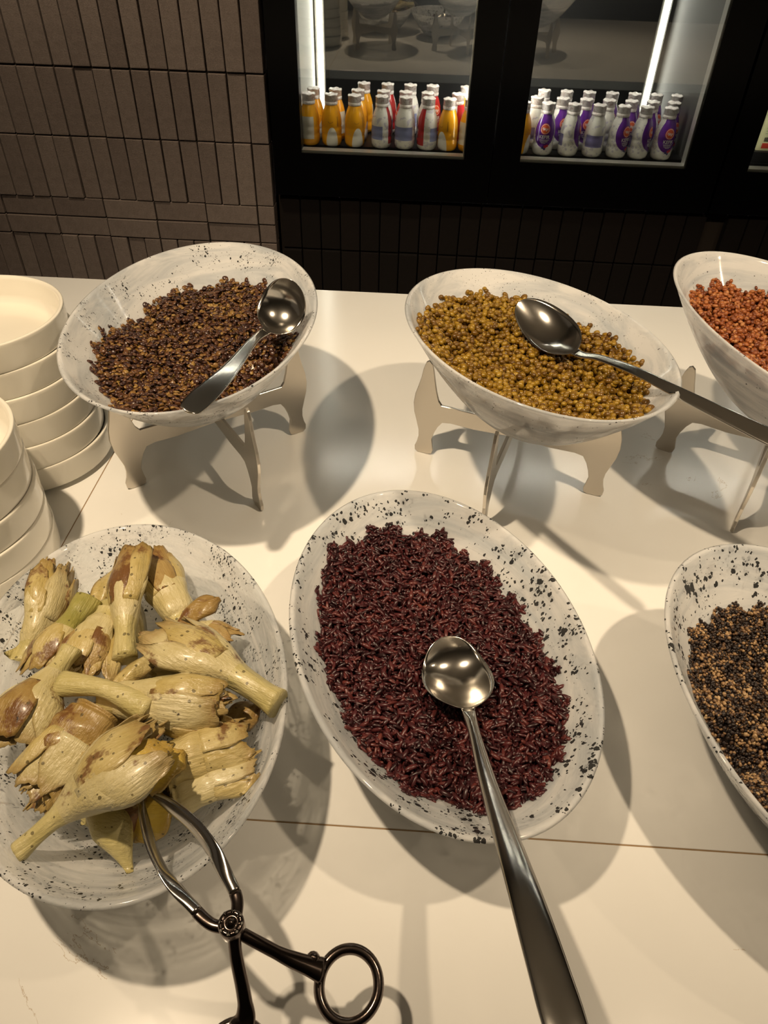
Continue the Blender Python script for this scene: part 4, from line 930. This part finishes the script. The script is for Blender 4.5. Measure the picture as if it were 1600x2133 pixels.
arti('flat artichoke piece with a big brown grill mark', (208, 1490, 0.094), (92, 1640, 0.088), 0.056, 0.022, 16, 10, roll=-0.4, stemfrac=0.1, leaflen=0.014, flat=0.45, mat='leaf_brown', leafmat=['leaf', 'heart'])
arti('long pale wedge lying under the grill-marked piece', (235, 1530, 0.086), (90, 1700, 0.072), 0.034, 0.014, 17, 4, stemfrac=0.2, leaflen=0.012)
arti('long-stemmed artichoke half with yellow inner leaves in front of the tongs', (36, 1776, 0.094), (352, 1552, 0.116), 0.086, 0.0075, 18, 12, roll=-0.45, stemfrac=0.52, leaflen=0.012, flat=0.6, leafmat=['heart', 'leaf', 'heart', 'leaf_yellow'])
loose_leaf('bright yellow leaf poking from the long-stemmed half', (300, 1640, 0.108), (385, 1565, 0.112), 0.026, 19, 'leaf_yellow', 0.25)
arti('smooth golden artichoke wedge with charred end at the right of the pile', (345, 1600, 0.090), (525, 1548, 0.086), 0.046, 0.018, 20, 5, stemfrac=0.1, leaflen=0.006, flat=0.7, mat='leaf', leafmat=['leaf', 'leaf'])
arti('thin browned leaf wedge curling along the bowl wall', (368, 1672, 0.078), (530, 1606, 0.086), 0.034, 0.012, 21, 5, stemfrac=0.1, leaflen=0.014, leafmat=['leaf', 'heart'])
stem_piece('pointed pale wedge hanging below the pile', (200, 1675, 0.080), (276, 1828, 0.062), 0.0125, 22, taper=True)
stem_piece('thin pale sliver beside the pointed wedge', (178, 1690, 0.070), (205, 1745, 0.050), 0.008, 29, taper=True)
loose_leaf('torn yellow leaf under the tongs', (345, 1660, 0.080), (278, 1752, 0.062), 0.036, 23, 'leaf_yellow', 0.2)
loose_leaf('dark brown leaf between the tongs and the pointed wedge', (285, 1640, 0.084), (248, 1745, 0.062), 0.026, 24, 'leaf_brown')
arti('artichoke piece buried in the middle under the others', (330, 1430, 0.060), (200, 1560, 0.062), 0.060, 0.02, 25, 6, stemfrac=0.1, leafmat='leaf_brown')
arti('artichoke piece buried at the back of the pile', (300, 1300, 0.056), (150, 1330, 0.056), 0.060, 0.02, 26, 6, stemfrac=0.1, leafmat='leaf_brown')
arti('artichoke piece buried at the right of the pile', (330, 1400, 0.058), (440, 1430, 0.066), 0.056, 0.02, 27, 6, stemfrac=0.1, leafmat='leaf_brown')
arti('artichoke piece buried at the front under the long-stemmed half', (160, 1620, 0.056), (330, 1620, 0.060), 0.056, 0.02, 28, 6, stemfrac=0.1, leafmat='leaf_brown')

# pieces that lie against the bowl wall rest on the glass instead of sinking into it
bpy.context.view_layer.update()
def rest_on(o, bowl):
    mw = np.array(o.matrix_world); n = len(o.data.vertices); co = np.empty(n*3); o.data.vertices.foreach_get('co', co); co = co.reshape(-1, 3)
    wc = co @ mw[:3, :3].T + mw[:3, 3]; r = bowl.rho(wc[:, 0], wc[:, 1]); zi = bowl.inner(wc[:, 0], wc[:, 1])+0.0006
    bad = (r < 1.0) & (wc[:, 2] < zi)
    if bad.any():
        wc[bad, 2] = zi[bad]+0.15*(wc[bad, 2]-zi[bad]).clip(-0.0, 0); co = (wc-mw[:3, 3]) @ np.linalg.inv(mw[:3, :3]).T
        o.data.vertices.foreach_set('co', co.ravel()); o.data.update()
for o in list(COL.objects):
    if o.type == 'MESH' and (o.name.startswith('artichoke') or (o.parent is not None and o.parent.name.startswith('artichoke'))): rest_on(o, BW['art'])
    if o.type == 'MESH' and o.parent is not None and o.parent.name.startswith('serving_spoon'):
        for bw_ in ('lentil', 'mung', 'rice'):
            rest_on(o, BW[bw_])
